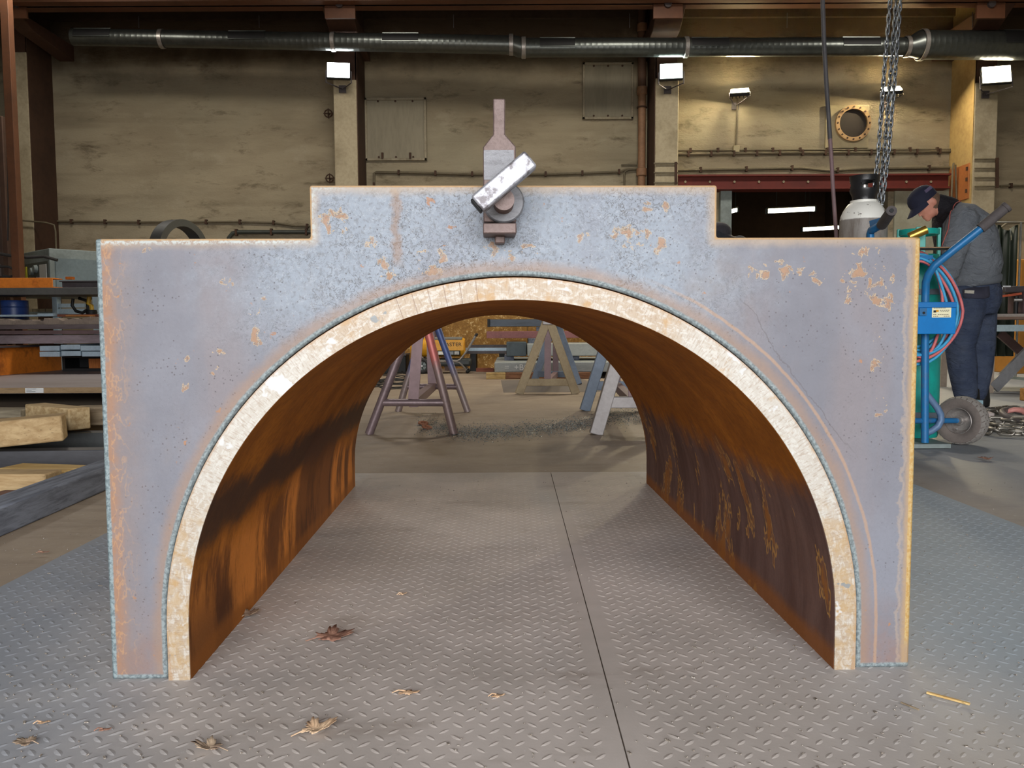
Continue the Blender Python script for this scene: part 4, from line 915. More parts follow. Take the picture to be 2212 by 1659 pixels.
# chipboard sheets behind
def m_osb():
    M = Mat('oriented_strand_board'); v = M.vor(9, M.vec(M.x, M.y, M.z*1.0)); fl_ = M.noise(14, 4, .7, None, 1.5); f2 = M.noise(34, 3, .6, M.vec(M.x+3, M.y, M.z))
    k = M.mix(fl_.ss(.35, .65), lin(134, 94, 36), lin(170, 126, 60)); k = M.mix((fl_-.60).abs().ss(.03, .01)*f2.ss(.45, .55), k, lin(232, 208, 152)); k = M.mix(f2.ss(.62, .7)*.6, k, lin(110, 66, 20))
    return M.fin(k, .75, 0, fl_, .3, .004)
osb = m_osb()
q0, q1 = at(860, 770, 12.2), at(1420, 668, 12.2)
for i, (xa_, xb_) in enumerate(((q0.x-.6, (q0.x+q1.x)/2-.003), ((q0.x+q1.x)/2+.003, q1.x+.2))):
    tag(MB().span((xa_, 12.2, ZF), (xb_, 12.222, q1.z+.12)).build('chipboard_sheet', osb), ('chipboard sheet leaning behind the yellow heater', 'chipboard sheet behind the stacked steel slabs')[i], 'board')
# stock pile
MSLAB = worn('pale_machined_slab', (146, 150, 148), (112, 116, 114), 5, .55, .2, st=(1, 1, 2)); MSLABD = worn('dark_slab', (92, 94, 94), (70, 70, 70), 5, .5, .2)
def slab(px0, py0, px1, py1, Y, dep, name, mat, label, cat, bev=.008, zlo=None, xmax=None):
    a, b = at(px0, py1, Y), at(px1, py0, Y); z0_ = a.z if zlo is None else zlo
    return tag(MB().span((a.x, Y, z0_), (b.x if xmax is None else xmax, Y+dep, b.z)).build(name, mat, bev=bev), label, cat), b.z, a.x, b.x
Y1 = 9.7
zw = ZF+.075
a, b = at(1050, 814, 9.62), at(1092, 814, 9.62); XE = at(1400, 700, 10).x
tag(MB().span((a.x, 9.62, ZF+.002), (b.x, 9.72, zw-.001)).build('timber_bearer', WY, bev=.004), 'short pale timber bearer at the left foot of the slab pile', 'timber')
tag(MB().span((b.x+.003, 9.63, ZF+.002), (at(1276, 814, 9.6).x, 9.73, zw-.001)).build('timber_bearer', wood('bearer_reddish', (150, 108, 80), (116, 80, 58), 0), bev=.004), 'long reddish timber bearer under the front of the slab pile', 'timber')
tag(MB().span((a.x+.2, 11.2, ZF+.002), (XE, 11.3, zw-.001)).build('timber_bearer', WB), 'grey timber bearer under the back of the slab pile', 'timber')
zs1 = at(1100, 783, Y1).z
sl1 = MB().span((at(1068, 795, Y1).x, Y1, zw), (XE, Y1+1.75, zs1)).build('steel_slab', MSLAB, bev=.01); tag(sl1, 'long machined steel slab at the bottom with chalk writing', 'slab')
text('=  +BO', .10, (at(1118, 795, Y1).x, Y1-.0006, at(1118, 794, Y1).z), (1, 0, 0), (0, 0, 1), worn('chalk', (214, 216, 214), (190, 192, 190), 20, .9), 'chalk_writing', sl1, .0004)
zb2 = zs1+.055
for xx in (1100, 1240, 1380):
    c = at(xx, 770, 10.4); tag(MB().span((c.x-.06, 10.32, zs1+.001), (c.x+.06, 11.1, zb2-.001)).build('timber_bearer', WD), 'dark spacer timber between the slabs, %s' % {1100: 'left one under the black section', 1240: 'middle one', 1380: 'right one out of sight'}[xx], 'timber')
Y2 = 10.2
_, z2, xa2, xb2 = slab(1139, 741, 1420, 769, Y2, .7, 'steel_slab', worn('pale_slab', (172, 174, 168), (134, 136, 132), 4, .55, .15), 'pale upper steel slab behind the middle trestle', 'slab', .01, zb2)
slab(1094, 739, 1137, 764, Y2+.02, .6, 'dark_end_block', worn('streaky_block', (70, 80, 84), (46, 50, 52), 6, .5, .2, st=(3, 1, 1)), 'dark streaky steel block left of the pale upper slab', 'block', .006, zb2)
for px in (1150, 1330):
    c = at(px, 735, 10.5); tag(MB().span((c.x-.05, 10.36, z2+.001), (c.x+.05, 10.9, at(px, 731, 10.6).z-.001)).build('timber_bearer', WD), 'dark spacer timber under the oxide pink beam, %s end' % ('left' if px < 1200 else 'right'), 'timber')
_, zp2, _, _ = slab(1051, 714, 1420, 731, 10.6, .1, 'pink_beam', worn('oxide_pink', (146, 94, 92), (108, 70, 66), 4, .6), 'long oxide pink beam lying across the spacers', 'beam', .004)
for px in (1165, 1340):
    c = at(px, 710, 10.7); tag(MB().span((c.x-.04, 10.62, zp2+.001), (c.x+.04, 10.69, at(px, 706, 10.7).z-.001)).build('timber_bearer', WD), 'small dark packing under the black tube, %s one' % ('left' if px < 1200 else 'right'), 'timber')
a, b = at(1053, 706, 10.64), at(1420, 688, 10.64)
bt = thing('black_tube', (a.x, 10.66, a.z), 'black square tube with a worn streaky side, topmost of the stock', 'tube')
MB().span((a.x+.03, 10.61, a.z), (b.x, 10.70, b.z)).build('tube_body', worn('black_tube_steel', (52, 58, 66), (28, 30, 32), 5, .4, .3, st=(.5, 1, 3), amt=.9), bt, bev=.006)
MB().span((a.x, 10.60, a.z-.004), (a.x+.03, 10.705, b.z+.004)).build('end_cap', MBLACK, bt)
for i, (x0_, x1_, py, mt, lb) in enumerate(((1012, 1095, 727, MDARKST, 'thin dark bar on the floor pile right of the heater, upper'), (1012, 1095, 756, MGREYP, 'thin grey bar right of the heater, middle'), (1035, 1070, 741, MSLABD, 'short grey bar end right of the heater handle'))):
    pass
hb = thing('bar_stand', (at(1050, 770, 11.5).x, 11.5, ZF), 'low dark stand carrying long bars right of the heater', 'stand')
xs0, xs1 = at(1006, 760, 11.4).x, at(1100, 760, 11.4).x
for x in (xs0+.1, xs1-.1): MB().span((x-.04, 11.4, ZF), (x+.04, 11.9, at(1050, 758, 11.4).z)).build('stand_post', MBLACK, hb)
MB().span((xs0, 11.38, at(1050, 764, 11.4).z), (xs1, 11.95, at(1050, 758, 11.4).z)).build('stand_shelf', MDARKST, hb)
zsf = at(1050, 758, 11.4).z
for i, (dz, dy, mt, lb) in enumerate(((.001, .02, MLBLUE, 'pale long bar in front on the dark stand right of the heater'), (.001, .2, worn('rusty_bar', (150, 96, 60), (100, 64, 44), 6, .6), 'rusty long bar behind the pale one on the dark stand'), (.043, .08, MDARKST, 'dark long bar lying across the other two on the stand'))):
    tag(MB().span((xs0+.02*i, 11.40+dy, zsf+dz), (xs1+.3, 11.45+dy, zsf+dz+.04)).build('long_bar', mt), lb, 'bar', 'bars on the stand')
tag(MB().span((at(1028, 790, 11.2).x, 11.25, ZF+.001), (at(1066, 790, 11.2).x, 11.33, ZF+.05)).build('red_timber', wood('red_timber', (140, 84, 66), (110, 64, 50), 0)), 'small reddish timber on the floor left of the bottom slab', 'timber')
pq = [flat(x, y) for x, y in ((1082, 822), (1255, 818), (1330, 846), (1088, 848))]
tag(MB().prism([(p.x, p.y, ZF+.0003) for p in pq], (0, 0, .0015)).build('thin_sheet', worn('thin_sheet', (112, 104, 98), (94, 86, 80), 2, .5, .1)), 'thin steel sheet lying on the floor under the middle trestle', 'sheet')
lp_ = at(938, 690, 11.8); tag(MB().bar(at(922, 640, 11.85), at(922, 640, 11.85)+(at(952, 735, 11.7)-at(922, 640, 11.85))*((at(922, 640, 11.85).z-ZF-.01)/(at(922, 640, 11.85).z-at(952, 735, 11.7).z)), .13, .02, up=(0, 1, 0)).build('leaning_bar', worn('leaning_brown', (84, 66, 62), (60, 46, 42), 4, .6)), 'dark brown flat bar leaning behind the yellow heater', 'bar')
# tangle of thin black cable on the floor at the left
for j, lb in enumerate(('black cable tangle on the floor by the left trestle, nearest loop', 'black cable tangle behind the nearest loop, left of the heater')):
    m = []; c = flat(826, 832-18*j*.6); 
    for i in range(70):
        t = i*.42; r = .16+.07*math.sin(i*.9+j); m.append((c.x+.1*math.sin(i*.21)+r*1.5*math.cos(t), c.y+j*1.2+.5*math.sin(i*.13)+r*2.2*math.sin(t), ZF+.010+.012*(i % 7)/3.5))
    tag(MB().tube(m, .006, 6).build('cable_tangle', MBLACK, smooth=True), lb, 'cable')
tb_ = flat(868, 770); 
# dark toolbox left of heater
a, b = at(862, 783, 11.0), at(893, 768, 11.0); tbx = thing('tool_box', (a.x, 11.2, ZF), 'dark low box on the floor left of the heater', 'box')
MB().span((a.x-.2, 11.0, ZF), (b.x-.1, 11.4, b.z)).build('box_body', MBLACK, tbx, bev=.01); MB().span((a.x-.205, 10.99, b.z), (b.x-.095, 11.41, b.z+.02)).build('box_lid', MDARKST, tbx)
# swarf: loose steel chips swept together
sw = MB()
for i in range(6500):
    u = random.random(); px = 905+u*475
    yc = 922+14*math.sin(u*4.2+.4)-(8 if u < .15 or u > .85 else 0); py = random.gauss(yc, 8.5 if .1 < u < .9 else 11)
    p = flat(px+random.gauss(0, 8), py); L = random.uniform(.004, .020); a_ = random.uniform(0, math.pi); w_ = random.uniform(.0008, .002)
    d = Vector((math.cos(a_), math.sin(a_), random.uniform(-.1, .15)))*L; n = Vector((-math.sin(a_), math.cos(a_), 0))*w_; h = Vector((0, 0, random.uniform(.001, .009))); pm = Vector(p)+d*.5+Vector((0, 0, .003))+h
    sw.add([Vector(p)-n+h, Vector(p)+n+h, pm+n, pm-n, Vector(p)+d+n+h, Vector(p)+d-n+h], [(0, 1, 2, 3), (3, 2, 4, 5)])
tag(sw.build('steel_swarf', worn('swarf', (70, 84, 92), (40, 50, 54), 60, .4, .6), smooth=False, fix=False), 'band of loose blue grey steel swarf on the floor between the trestles', 'swarf', kind='stuff')
for px, py, ang, lb in ((914, 918, .3, 'rusty washer upright edge left of the swarf, rear'), (922, 927, 1.1, 'rusty washer lying flat left of the swarf, front')):
    c = flat(px, py); rw = MB().lathe([(.016, 0), (.032, 0), (.032, .009), (.016, .009), (.016, 0)], Vector((c.x, c.y, ZF+.008)), (math.sin(ang)*.35, -.2, 1), 20).build('rusty_washer', worn('orange_rust', (136, 82, 54), (92, 54, 36), 12, .8)); tag(rw, lb, 'washer')

# ------------------------------------------------------------------ right: gas cylinders on their trolley
MTB = worn('trolley_blue', (24, 108, 164), (84, 96, 112), 6, .4, .1, amt=.5, lo=.55, hi=.66, bump=.08)
MTEAL = worn('cylinder_teal', (20, 150, 138), (30, 116, 108), 4, .4, amt=.6, bump=.06)
MGRIP = worn('grip_grey', (84, 78, 78), (62, 56, 56), 20, .8)
YT = 4.15
g1 = flat(1860, 950); Yg = 4.35; zg = .03
tr = thing('cylinder_trolley', (2.0, YT, ZF), 'blue two wheeled gas cylinder trolley with grey hand grips', 'trolley')
ux_ = at(1998, 800, 4.02)
def tp(pts): return [at(x, y, Y) for x, y, Y in pts]
up_ = tp([(1998, 945, 4.04), (1998, 800, 4.04), (1999, 640, 4.03), (2000, 610, 4.02), (2006, 592, 4.0), (2020, 572, 3.98), (2060, 540, 3.95), (2121, 492, 3.9)])
up_[0].z = ZF+.03
MB().tube(up_, .0185, 12).build('frame_tube', MTB, tr)
MB().tube(tp([(2118, 494, 3.90), (2172, 449, 3.87)]), [.024, .023], 14).build('hand_grip', MGRIP, tr)
MB().tube(tp([(2171, 450, 3.87), (2177, 445, 3.866)]), [.026, .026], 14).build('grip_collar', MGRIP, tr)
MB().tube(tp([(2052, 548, 3.96), (2075, 532, 3.95), (2098, 519, 3.93), (2112, 507, 3.91), (2115, 494, 3.905)]), .010, 8).build('brace', worn('bare_blue', (120, 140, 160), (84, 104, 130), 9, .4, .2), tr)
lt_ = tp([(1880, 505, 4.0), (1882, 498, 3.98), (1896, 490, 3.94), (1908, 482, 3.90)]); 
MB().tube([(lt_[0].x, 4.02, ZF+.03), lt_[0]]+lt_[1:], .0185, 12).build('frame_tube', MTB, tr)
MB().tube(tp([(1905, 486, 3.9), (1926, 455, 3.72)]), [.024, .023], 14).build('hand_grip', MGRIP, tr)
MB().cyl(*tp([(1925.6, 455.6, 3.723), (1926.4, 454.4, 3.715)]), .0095, n=12).build('grip_bore', MBLACK, tr)
MB().bar(*tp([(1880, 484, 4.0), (1916, 474, 3.93)]), .012, .03).build('brace', MTB, tr)
# plates, axle and wheels
bpz = ZF+.012
MB().span((at(1780, 940, 4.2).x, 4.02, ZF+.004), (at(2036, 950, 4.1).x, 4.5, bpz+.012)).build('foot_plate', MGREYP, tr)
MB().tube(tp([(1999, 848, 4.05), (2010, 862, 4.05), (2024, 880, 4.05), (2032, 895, 4.05), (2033, 908, 4.05), (2026, 921, 4.05), (2012, 931, 4.05), (1999, 936, 4.05)]), .0165, 10).build('wheel_hoop', worn('hoop_blue_grey', (96, 120, 150), (60, 96, 150), 8, .45, .1), tr)
wa = Vector((.80, .60, 0)); wc = at(2077, 908, 4.17); wR = wc.z-ZF
ax0_ = at(1940, 909, 3.98); MB().cyl(ax0_, wc-wa*.02, .014, n=12).build('axle', MTB, tr)
def wheel(c):
    hw = .05
    prof = [(.066, -hw*.72), (.074, -hw*.85), (wR-.03, -hw), (wR-.012, -hw*.92), (wR-.006, -hw*.75), (wR-.004, 0), (wR-.006, hw*.75), (wR-.012, hw*.92), (wR-.03, hw), (.074, hw*.85), (.066, hw*.72)]
    o = MB().lathe(prof, c, wa, 44).build('wheel', worn('tyre_grey', (112, 102, 96), (84, 76, 72), 7, .85), tr)
    MB().lathe([(.068, -hw*.70), (.064, -hw*.78), (.058, -hw*.5), (.05, -.006), (.022, -.004), (.022, -hw*.55), (.0, -hw*.55)], c, wa, 30).build('rim', worn('rim_silver', (170, 164, 160), (110, 92, 80), 12, .4, .6), o)
    MB().cyl(c-wa*.045, c+wa*.045, .018, n=12).build('hub', MSTEEL, o)
    u = wa.orthogonal().normalized(); q = wa.cross(u); v0 = c-wa*.03+Vector((-.01, 0, -.045))
    MB().tube([v0, v0-wa*.02+Vector((.012, 0, .006))], .005, 6).build('valve_stem', MSTEEL, o)
    blk = MB(); n = 26
    for i in range(n):                                           # tread blocks: chevrons beside square centre blocks
        for lane, (s0, s1, sk) in enumerate(((-.95, -.42, .5), (-.36, -.02, 0), (.02, .36, 0), (.42, .95, -.5))):
            vs = []
            for rr2 in (wR-.007, wR-.0005):
                for s, a in ((s0, 0), (s1, 0), (s1, 1), (s0, 1)):
                    edge = max(0, abs(s)-.7)*.025
                    an = 2*math.pi*(i+a*.80+(.5 if lane in (1, 3) else 0)+sk*(s-s0 if s0 > 0 else s1-s))/n
                    vs.append(c+wa*(hw*.9*s)+(u*math.cos(an)+q*math.sin(an))*(rr2-edge))
            blk.add(vs, [(4, 5, 6, 7), (0, 1, 5, 4), (1, 2, 6, 5), (2, 3, 7, 6), (3, 0, 4, 7)])
    b = blk.build('tread_blocks', worn('tread_grey', (138, 132, 126), (104, 98, 94), 9, .85), o, smooth=False); b['kind'] = 'stuff'
    return o
wheel(wc); wl2 = wc-wa*.78; 
w2 = wheel(Vector((wl2.x, wl2.y, wc.z)))
for py, Y in ((892, 4.16), (632, 4.16)):
    a, b = at(1935, py, Y), at(2026, py, Y); c_ = at(1983, py, 4.32)
    MB().lathe([(.116, -.014), (.122, -.014), (.122, .014), (.116, .014), (.116, -.014)], (c_.x, 4.32, c_.z), n=36).build('strap', worn('strap_grey', (92, 100, 108), (70, 76, 82), 6, .6), tr)
a, b = at(2000, 534, 4.0), at(2068, 531, 4.0)
MB().span((a.x-.1, 3.98, a.z-.006), (b.x, 4.10, a.z)).build('top_tray', worn('tray_brown', (134, 106, 76), (92, 70, 50), 8, .6), tr); MB().tube(tp([(2048, 545, 4.02), (2060, 537, 4.02), (2064, 533, 4.02)]), .012, 8).build('tray_clip', MBLACK, tr)
# tool box on the trolley
a, b = at(1925, 722, 3.93), at(2066, 662, 3.93)
tb = thing('blue_tool_box', ((a.x+b.x)/2, 3.96, a.z), 'bright blue steel box with paper label on the trolley', 'tool box')
MTBX = worn('box_blue', (8, 120, 192), (8, 104, 172), 5, .4, bump=.04)
MB().span((a.x, 3.93, a.z), (b.x, 4.005, b.z)).build('box_body', MTBX, tb, bev=.003)
c0_, c1_ = at(1923, 665, 3.92), at(2068, 652, 3.92)
MB().span((c0_.x, 3.92, c0_.z), (c1_.x, 4.008, c1_.z)).build('box_lid', worn('box_blue_lid', (30, 112, 178), (20, 98, 164), 5, .4, bump=.04), tb, bev=.003)
c_ = at(1995, 676, 3.925); MB().span((c_.x-.022, 3.918, c_.z-.012), (c_.x+.012, 3.932, c_.z+.022)).build('latch', MTB, tb); MB().cyl((c_.x-.003, 3.92, c_.z-.0), (c_.x-.003, 3.914, c_.z), .006, n=8).build('latch_hole', MBLACK, tb)
a, b = at(2013, 686, 3.928), at(2055, 663, 3.928)
lb2 = MB().span((a.x, 3.9275, a.z), (b.x, 3.9302, b.z)).build('paper_label', worn('label_cream', (232, 226, 190), (214, 206, 168), 20, .6), tb)
w_, h_ = b.x-a.x, b.z-a.z; tm = MB()
for u0, u1, v0 in ((.08, .72, .86), (.40, .92, .66), (.44, .88, .54), (.06, .24, .26), (.30, .88, .26), (.06, .34, .10), (.62, .94, .10)):
    n_w = max(1, int((u1-u0)/.09))
    for q in range(n_w): tm.span((a.x+w_*(u0+(u1-u0)*q/n_w), 3.9268, a.z+h_*v0), (a.x+w_*(u0+(u1-u0)*(q+.75)/n_w), 3.9276, a.z+h_*(v0+.05)))
tm.build('print_lines', worn('label_ink', (104, 100, 90), (80, 76, 70), 20, .7), lb2)
MB().span((a.x+w_*.07, 3.9268, a.z+h_*.48), (a.x+w_*.22, 3.9276, a.z+h_*.68)).build('dark_emblem', MBLACK, lb2); MB().span((a.x+w_*.2, 3.9264, a.z+h_*.52), (a.x+w_*.34, 3.9274, a.z+h_*.72)).build('yellow_emblem', MYEL, lb2)
# hoses
MHB = worn('hose_blue', (66, 160, 204), (44, 120, 164), 14, .5, bump=.05); MHR = worn('hose_red', (204, 108, 108), (160, 76, 80), 14, .55, bump=.05)
hs = thing('hose_coil', at(1985, 560, 4.06), 'coil of blue and red twin gas hose hanging round the blue box', 'hose')
for j, (rx, rz, cx_, cy_, mt, yy) in enumerate(((94, 116, 1984, 668, MHB, 4.075), (91, 113, 1984, 668, MHR, 4.06), (76, 108, 1987, 662, MHB, 4.045), (70, 107, 1990, 664, MHR, 4.06), (60, 104, 1991, 660, MHB, 4.048), (56, 100, 1986, 658, MHB, 4.07), (50, 106, 1988, 668, MHR, 4.048), (84, 92, 1975, 655, MHB, 4.085), (86, 112, 1978, 656, MHR, 4.088), (80, 112, 1981, 654, MHB, 4.092))):
    P = []
    for i in range(44):
        t = 2*math.pi*i/44; s_ = math.sin(t); c2 = math.cos(t)
        fx = rx*c2*(1-.22*max(0, s_)); fy = -rz*s_          # narrower at the top where it hangs
        P.append(at(cx_+fx+6*math.sin(2*t+j), cy_+fy+3*math.sin(3*t+j*1.7), yy+.004*math.sin(t*2+j)))
    MB().tube(P, .0074, 8, closed=True).build('blue_hose' if mt is MHB else 'red_hose', mt, hs, smooth=True)
MB().bar(*tp([(1960, 560, 4.06), (2010, 556, 4.06)]), .05, .02).build('hanging_hook', MTB, hs)
# teal cylinder with open guard and brass valve
c_ = at(1983, 700, 4.32); cx_, cy_ = c_.x, 4.32
ts = at(1983, 560, 4.32).z
tc = thing('gas_cylinder', (cx_, cy_, bpz+.014), 'teal green gas cylinder with open guard and brass valve', 'gas cylinder')
MB().lathe([(0, bpz+.014), (.104, bpz+.014), (.110, bpz+.03), (.110, ts-.10), (.102, ts-.05), (.075, ts-.015), (.05, ts), (.0, ts)], (cx_, cy_, 0), n=40).build('cylinder_body', MTEAL, tc, smooth=50)
g0, g1_ = at(1966, 548, 4.2).z, at(1966, 492, 4.2).z; rg_ = .098
MB().lathe([(rg_-.012, g1_-.028), (rg_, g1_-.028), (rg_, g1_), (rg_-.012, g1_), (rg_-.012, g1_-.028)], (cx_-.02, cy_-.02, 0), n=32).build('guard_ring', MTEAL, tc)
MB().lathe([(rg_-.02, ts-.03), (rg_, ts-.03), (rg_, g0), (rg_-.02, g0), (rg_-.02, ts-.03)], (cx_-.02, cy_-.02, 0), n=32).build('guard_base', MTEAL, tc)
for dg in (-20, 70, 160, 250):
    a_ = R(dg); p = Vector((cx_-.02+math.cos(a_)*(rg_-.004), cy_-.02+math.sin(a_)*(rg_-.004), 0)); MB().bar((p.x, p.y, g0-.02), (p.x, p.y, g1_+.006), .045, .016, up=(math.cos(a_), math.sin(a_), 0)).build('guard_post', MTEAL, tc, bev=.002)
v0 = Vector((cx_-.005, cy_-.02, ts)); zt_ = at(1985, 502, 4.2).z
MBRS = worn('brass', (206, 166, 78), (150, 112, 44), 14, .3, .8)
MB().cyl((v0.x, v0.y, ts-.02), (v0.x, v0.y, zt_), .02, n=14).build('valve_body', MBRS, tc)
vp = at(1984, 502, 4.14); MB().cyl(vp+Vector((-.045, .0, -.022)), vp+Vector((.03, -.02, .012)), .021, n=18).build('brass_nut', MBRS, tc)
# white shouldered cylinder with black guard
c_ = at(1860, 700, Yg); cx_, cy_ = c_.x, Yg
zb_, zt_ = bpz+.014, at(1860, 434, Yg).z; zsh = at(1860, 476, Yg).z; rc_ = 48*Yg/1788
wcx = thing('gas_cylinder', (cx_, cy_, zb_), 'grey gas cylinder with chipped white shoulder and black valve guard', 'gas cylinder')
def m_cyl():
    M = Mat('chipped_white_over_grey'); n = M.noise(9, 5, .7); f = M.noise(26, 4, .7); ln = M.noise(7, 5, .7, M.sc(2, 2, .5))
    k = M.mix(ln.ss(.4, .65), lin(138, 132, 126), lin(108, 98, 90)); k = M.mix(f.ss(.58, .68)*.6, k, lin(150, 142, 134))
    wt = M.mix(f.ss(.6, .66)*.9, lin(228, 226, 218), lin(92, 80, 66)); k = M.mix((M.z+(n-.5)*.012).ss(zsh-.004, zsh+.004), k, wt)
    return M.fin(k, .5, .05, f, .15, .003)
MB().lathe([(0, zb_), (rc_-.006, zb_), (rc_, zb_+.015), (rc_, zsh-.005), (rc_-.004, zsh+.02), (rc_*.86, zsh+.05), (rc_*.66, zt_-.016), (rc_*.58, zt_-.012), (rc_*.58, zt_), (rc_*.4, zt_+.004), (0, zt_+.004)], (cx_, cy_, 0), n=44).build('cylinder_body', m_cyl(), wcx, smooth=50)
gt = at(1858, 381, Yg).z; rgd = 29*Yg/1788
MGUARD = worn('guard_black', (34, 34, 36), (22, 22, 23), 12, .35, bump=.1)
z0_, z1_ = zt_-.008, gt
ns = 48; rows = [z0_, z0_+.012, z0_+.030, z0_+(z1_-z0_)*.40, z0_+(z1_-z0_)*.50, z0_+(z1_-z0_)*.60, z0_+(z1_-z0_)*.70, z0_+(z1_-z0_)*.80, z1_-.012, z1_]
rad_ = [rgd*.80, rgd*.80, rgd*.83, rgd*.99, rgd*1.0, rgd*1.0, rgd*1.0, rgd*1.0, rgd*1.02, rgd*1.06]
vs = []
for t_ in (0, .011):
    for zr_, r_ in zip(rows, rad_): vs += [(cx_+(r_-t_)*math.cos(2*math.pi*i/ns), cy_+(r_-t_)*math.sin(2*math.pi*i/ns), zr_) for i in range(ns)]
def hole(i, j):
    a_ = (360*(i+.5)/ns-267) % 120; a_ = min(a_, 120-a_)
    return (j in (4, 6) and a_ < 26) or (j == 5 and a_ < 33)
fs = []; off = len(rows)*ns
for j in range(len(rows)-1):
    for i in range(ns):
        if hole(i, j): continue
        q = (j*ns+i, j*ns+(i+1) % ns, (j+1)*ns+(i+1) % ns, (j+1)*ns+i); fs.append(q); fs.append(tuple(v+off for v in q[::-1]))
        for (di, dj, e) in ((1, 0, (1, 2)), (-1, 0, (3, 0)), (0, 1, (2, 3)), (0, -1, (0, 1))):
            jj = j+dj
            if jj < 0 or jj > len(rows)-2 or hole((i+di) % ns, jj): fs.append((q[e[0]], q[e[0]]+off, q[e[1]]+off, q[e[1]]))
MB().add(vs, fs).build('valve_guard', MGUARD, wcx, smooth=35)
MB().cyl((cx_, cy_, zt_), (cx_, cy_, gt-.045), .018, n=12).build('valve_stem', MSTEEL, wcx)
# hoist chains and hanging air hose
MCH = worn('chain_steel', (150, 154, 158), (70, 72, 78), 30, .28, .85, amt=.7)
lk = MB(); n = 14; P = []
for i in range(n):
    t = 2*math.pi*i/n; P.append((.0085*math.cos(t), 0, .0145*math.sin(t)+(.0115 if math.sin(t) > .01 else -.0115 if math.sin(t) < -.01 else 0)))
lk.tube(P, .0047, 6, closed=True); lkme = lk.mesh('chain_link', MCH, True)
def chain(pts, Y, label, pitch=.0405, flip=0):
    W = [at(x, y, Y) for x, y in pts]; W[0] = Vector((W[1].x, W[1].y, 7.58)); t = thing('hoist_chain', W[0], label, 'chain', 'hoist chains'); inv_ = t.matrix_basis.inverted()
    Ls = [(W[i+1]-W[i]).length for i in range(len(W)-1)]; tot = sum(Ls); d = 0; i = 0; acc = 0; c = flip
    while d < tot:
        while i < len(Ls)-1 and d-acc > Ls[i]: acc += Ls[i]; i += 1
        p = W[i].lerp(W[i+1], (d-acc)/Ls[i]); dr_ = (W[i+1]-W[i]).normalized()
        o = bpy.data.objects.new('chain_link', lkme); COL.objects.link(o); o.parent = t
        q = dr_.to_track_quat('-Z', 'Y').to_matrix().to_4x4() @ Matrix.Rotation(R(45+90*(c % 2)+random.uniform(-12, 12)), 4, 'Z'); q.translation = p-W[0]
        o.matrix_basis = q; d += pitch; c += 1
    return t
chain([(1926, -60), (1923, 0), (1908, 182), (1898, 320), (1890, 400), (1886, 455), (1884, 520)], 4.62, 'left hanging hoist chain, nearest to the black valve guard', .0345)
chain([(1948, -60), (1945, 0), (1932, 182), (1920, 320), (1911, 400), (1904, 455), (1900, 530)], 4.66, 'right hanging hoist chain above the left hand grip', .0345)
chain([(1938, -60), (1936, 0), (1922, 182), (1911, 320), (1902, 400), (1896, 455), (1892, 525)], 4.80, 'rear hoist chain hanging between the other two', .0345, 1)
ah = thing('air_hose', at(1778, 0, 4.5), 'dark air hose with a pink lower end hanging beside the cylinders', 'hose')
MB().tube([(at(1777, 0, 4.5).x, 4.5, 7.59)]+[at(x, y, 4.5) for x, y in ((1777, 0), (1780, 90), (1785, 180), (1790, 255), (1793, 300))], .0115, 10).build('upper_hose', worn('air_hose_grey', (74, 72, 74), (56, 54, 56), 6, .6), ah)
MB().tube([at(x, y, 4.5) for x, y in ((1793, 298), (1796, 345), (1799, 400), (1802, 445), (1806, 500), (1812, 620))], .0105, 10).build('lower_hose', worn('air_hose_pink', (120, 96, 98), (96, 78, 80), 6, .6), ah)

# ------------------------------------------------------------------ right: bench, screen, chain heap
YB = 7.3; s_ = YB/1788
tz_ = at(2180, 679, YB).z
wbn = thing('work_bench', (at(2190, 800, YB).x, YB+.4, ZF), 'steel work bench with pale blue rail behind the bending man', 'bench')
MPB = worn('bench_pale_blue', (172, 190, 194), (134, 150, 154), 6, .5)
xl_ = at(2138, 700, YB).x; xr_ = xl_+1.9
MB().span((xl_-.02, YB-.03, at(2180, 690, YB).z), (xr_, YB+.9, tz_)).build('bench_top', worn('bench_top_brown', (122, 98, 84), (96, 76, 64), 3, .6, st=(.5, 1, 1)), wbn, bev=.004)
MB().span((xl_-.02, YB-.035, at(2180, 684, YB).z), (xr_, YB-.028, at(2180, 678, YB).z)).build('top_edge', worn('bench_edge', (160, 150, 142), (120, 110, 102), 5, .5), wbn)
ra, rb_ = at(2142, 716, YB), at(2142, 702, YB)
MB().span((xl_, YB, ra.z), (xr_, YB+.05, rb_.z)).build('front_rail', MPB, wbn); MB().span((xl_, YB+.8, ra.z), (xr_, YB+.85, rb_.z)).build('rear_rail', MPB, wbn)
MLEG = worn('bench_leg', (168, 152, 136), (130, 116, 102), 4, .6)
for x in (xl_+.03, xr_-.08):
    for y in (YB+.01, YB+.8): MB().span((x-.03, y, ZF), (x+.03, y+.05, rb_.z)).build('leg', MLEG, wbn)
for x in (xl_+.03, xr_-.08):
    for y in (YB, YB+.8): MB().span((x-.03, y, ra.z), (x+.03, y+.06, tz_-.04)).build('leg_head', MLEG, wbn)
MB().bar(at(2146, 838, YB+.02), at(2290, 690, YB+.02), .10, .03, up=(0, 1, 0)).build('diagonal_brace', worn('brace_grey', (142, 142, 144), (108, 106, 106), 4, .45, .3), wbn)
MB().bar(at(2290, 835, YB+.75), at(2160, 720, YB+.75), .08, .03, up=(0, 1, 0)).build('rear_brace', worn('brace_dark', (84, 62, 58), (60, 46, 44), 4, .6), wbn)
vc = thing('bench_vice', (at(2195, 680, YB).x, YB+.1, tz_), 'dark bench vice with white bracket on the work bench', 'vice')
a, b = at(2164, 632, YB+.1), at(2240, 618, YB+.1)
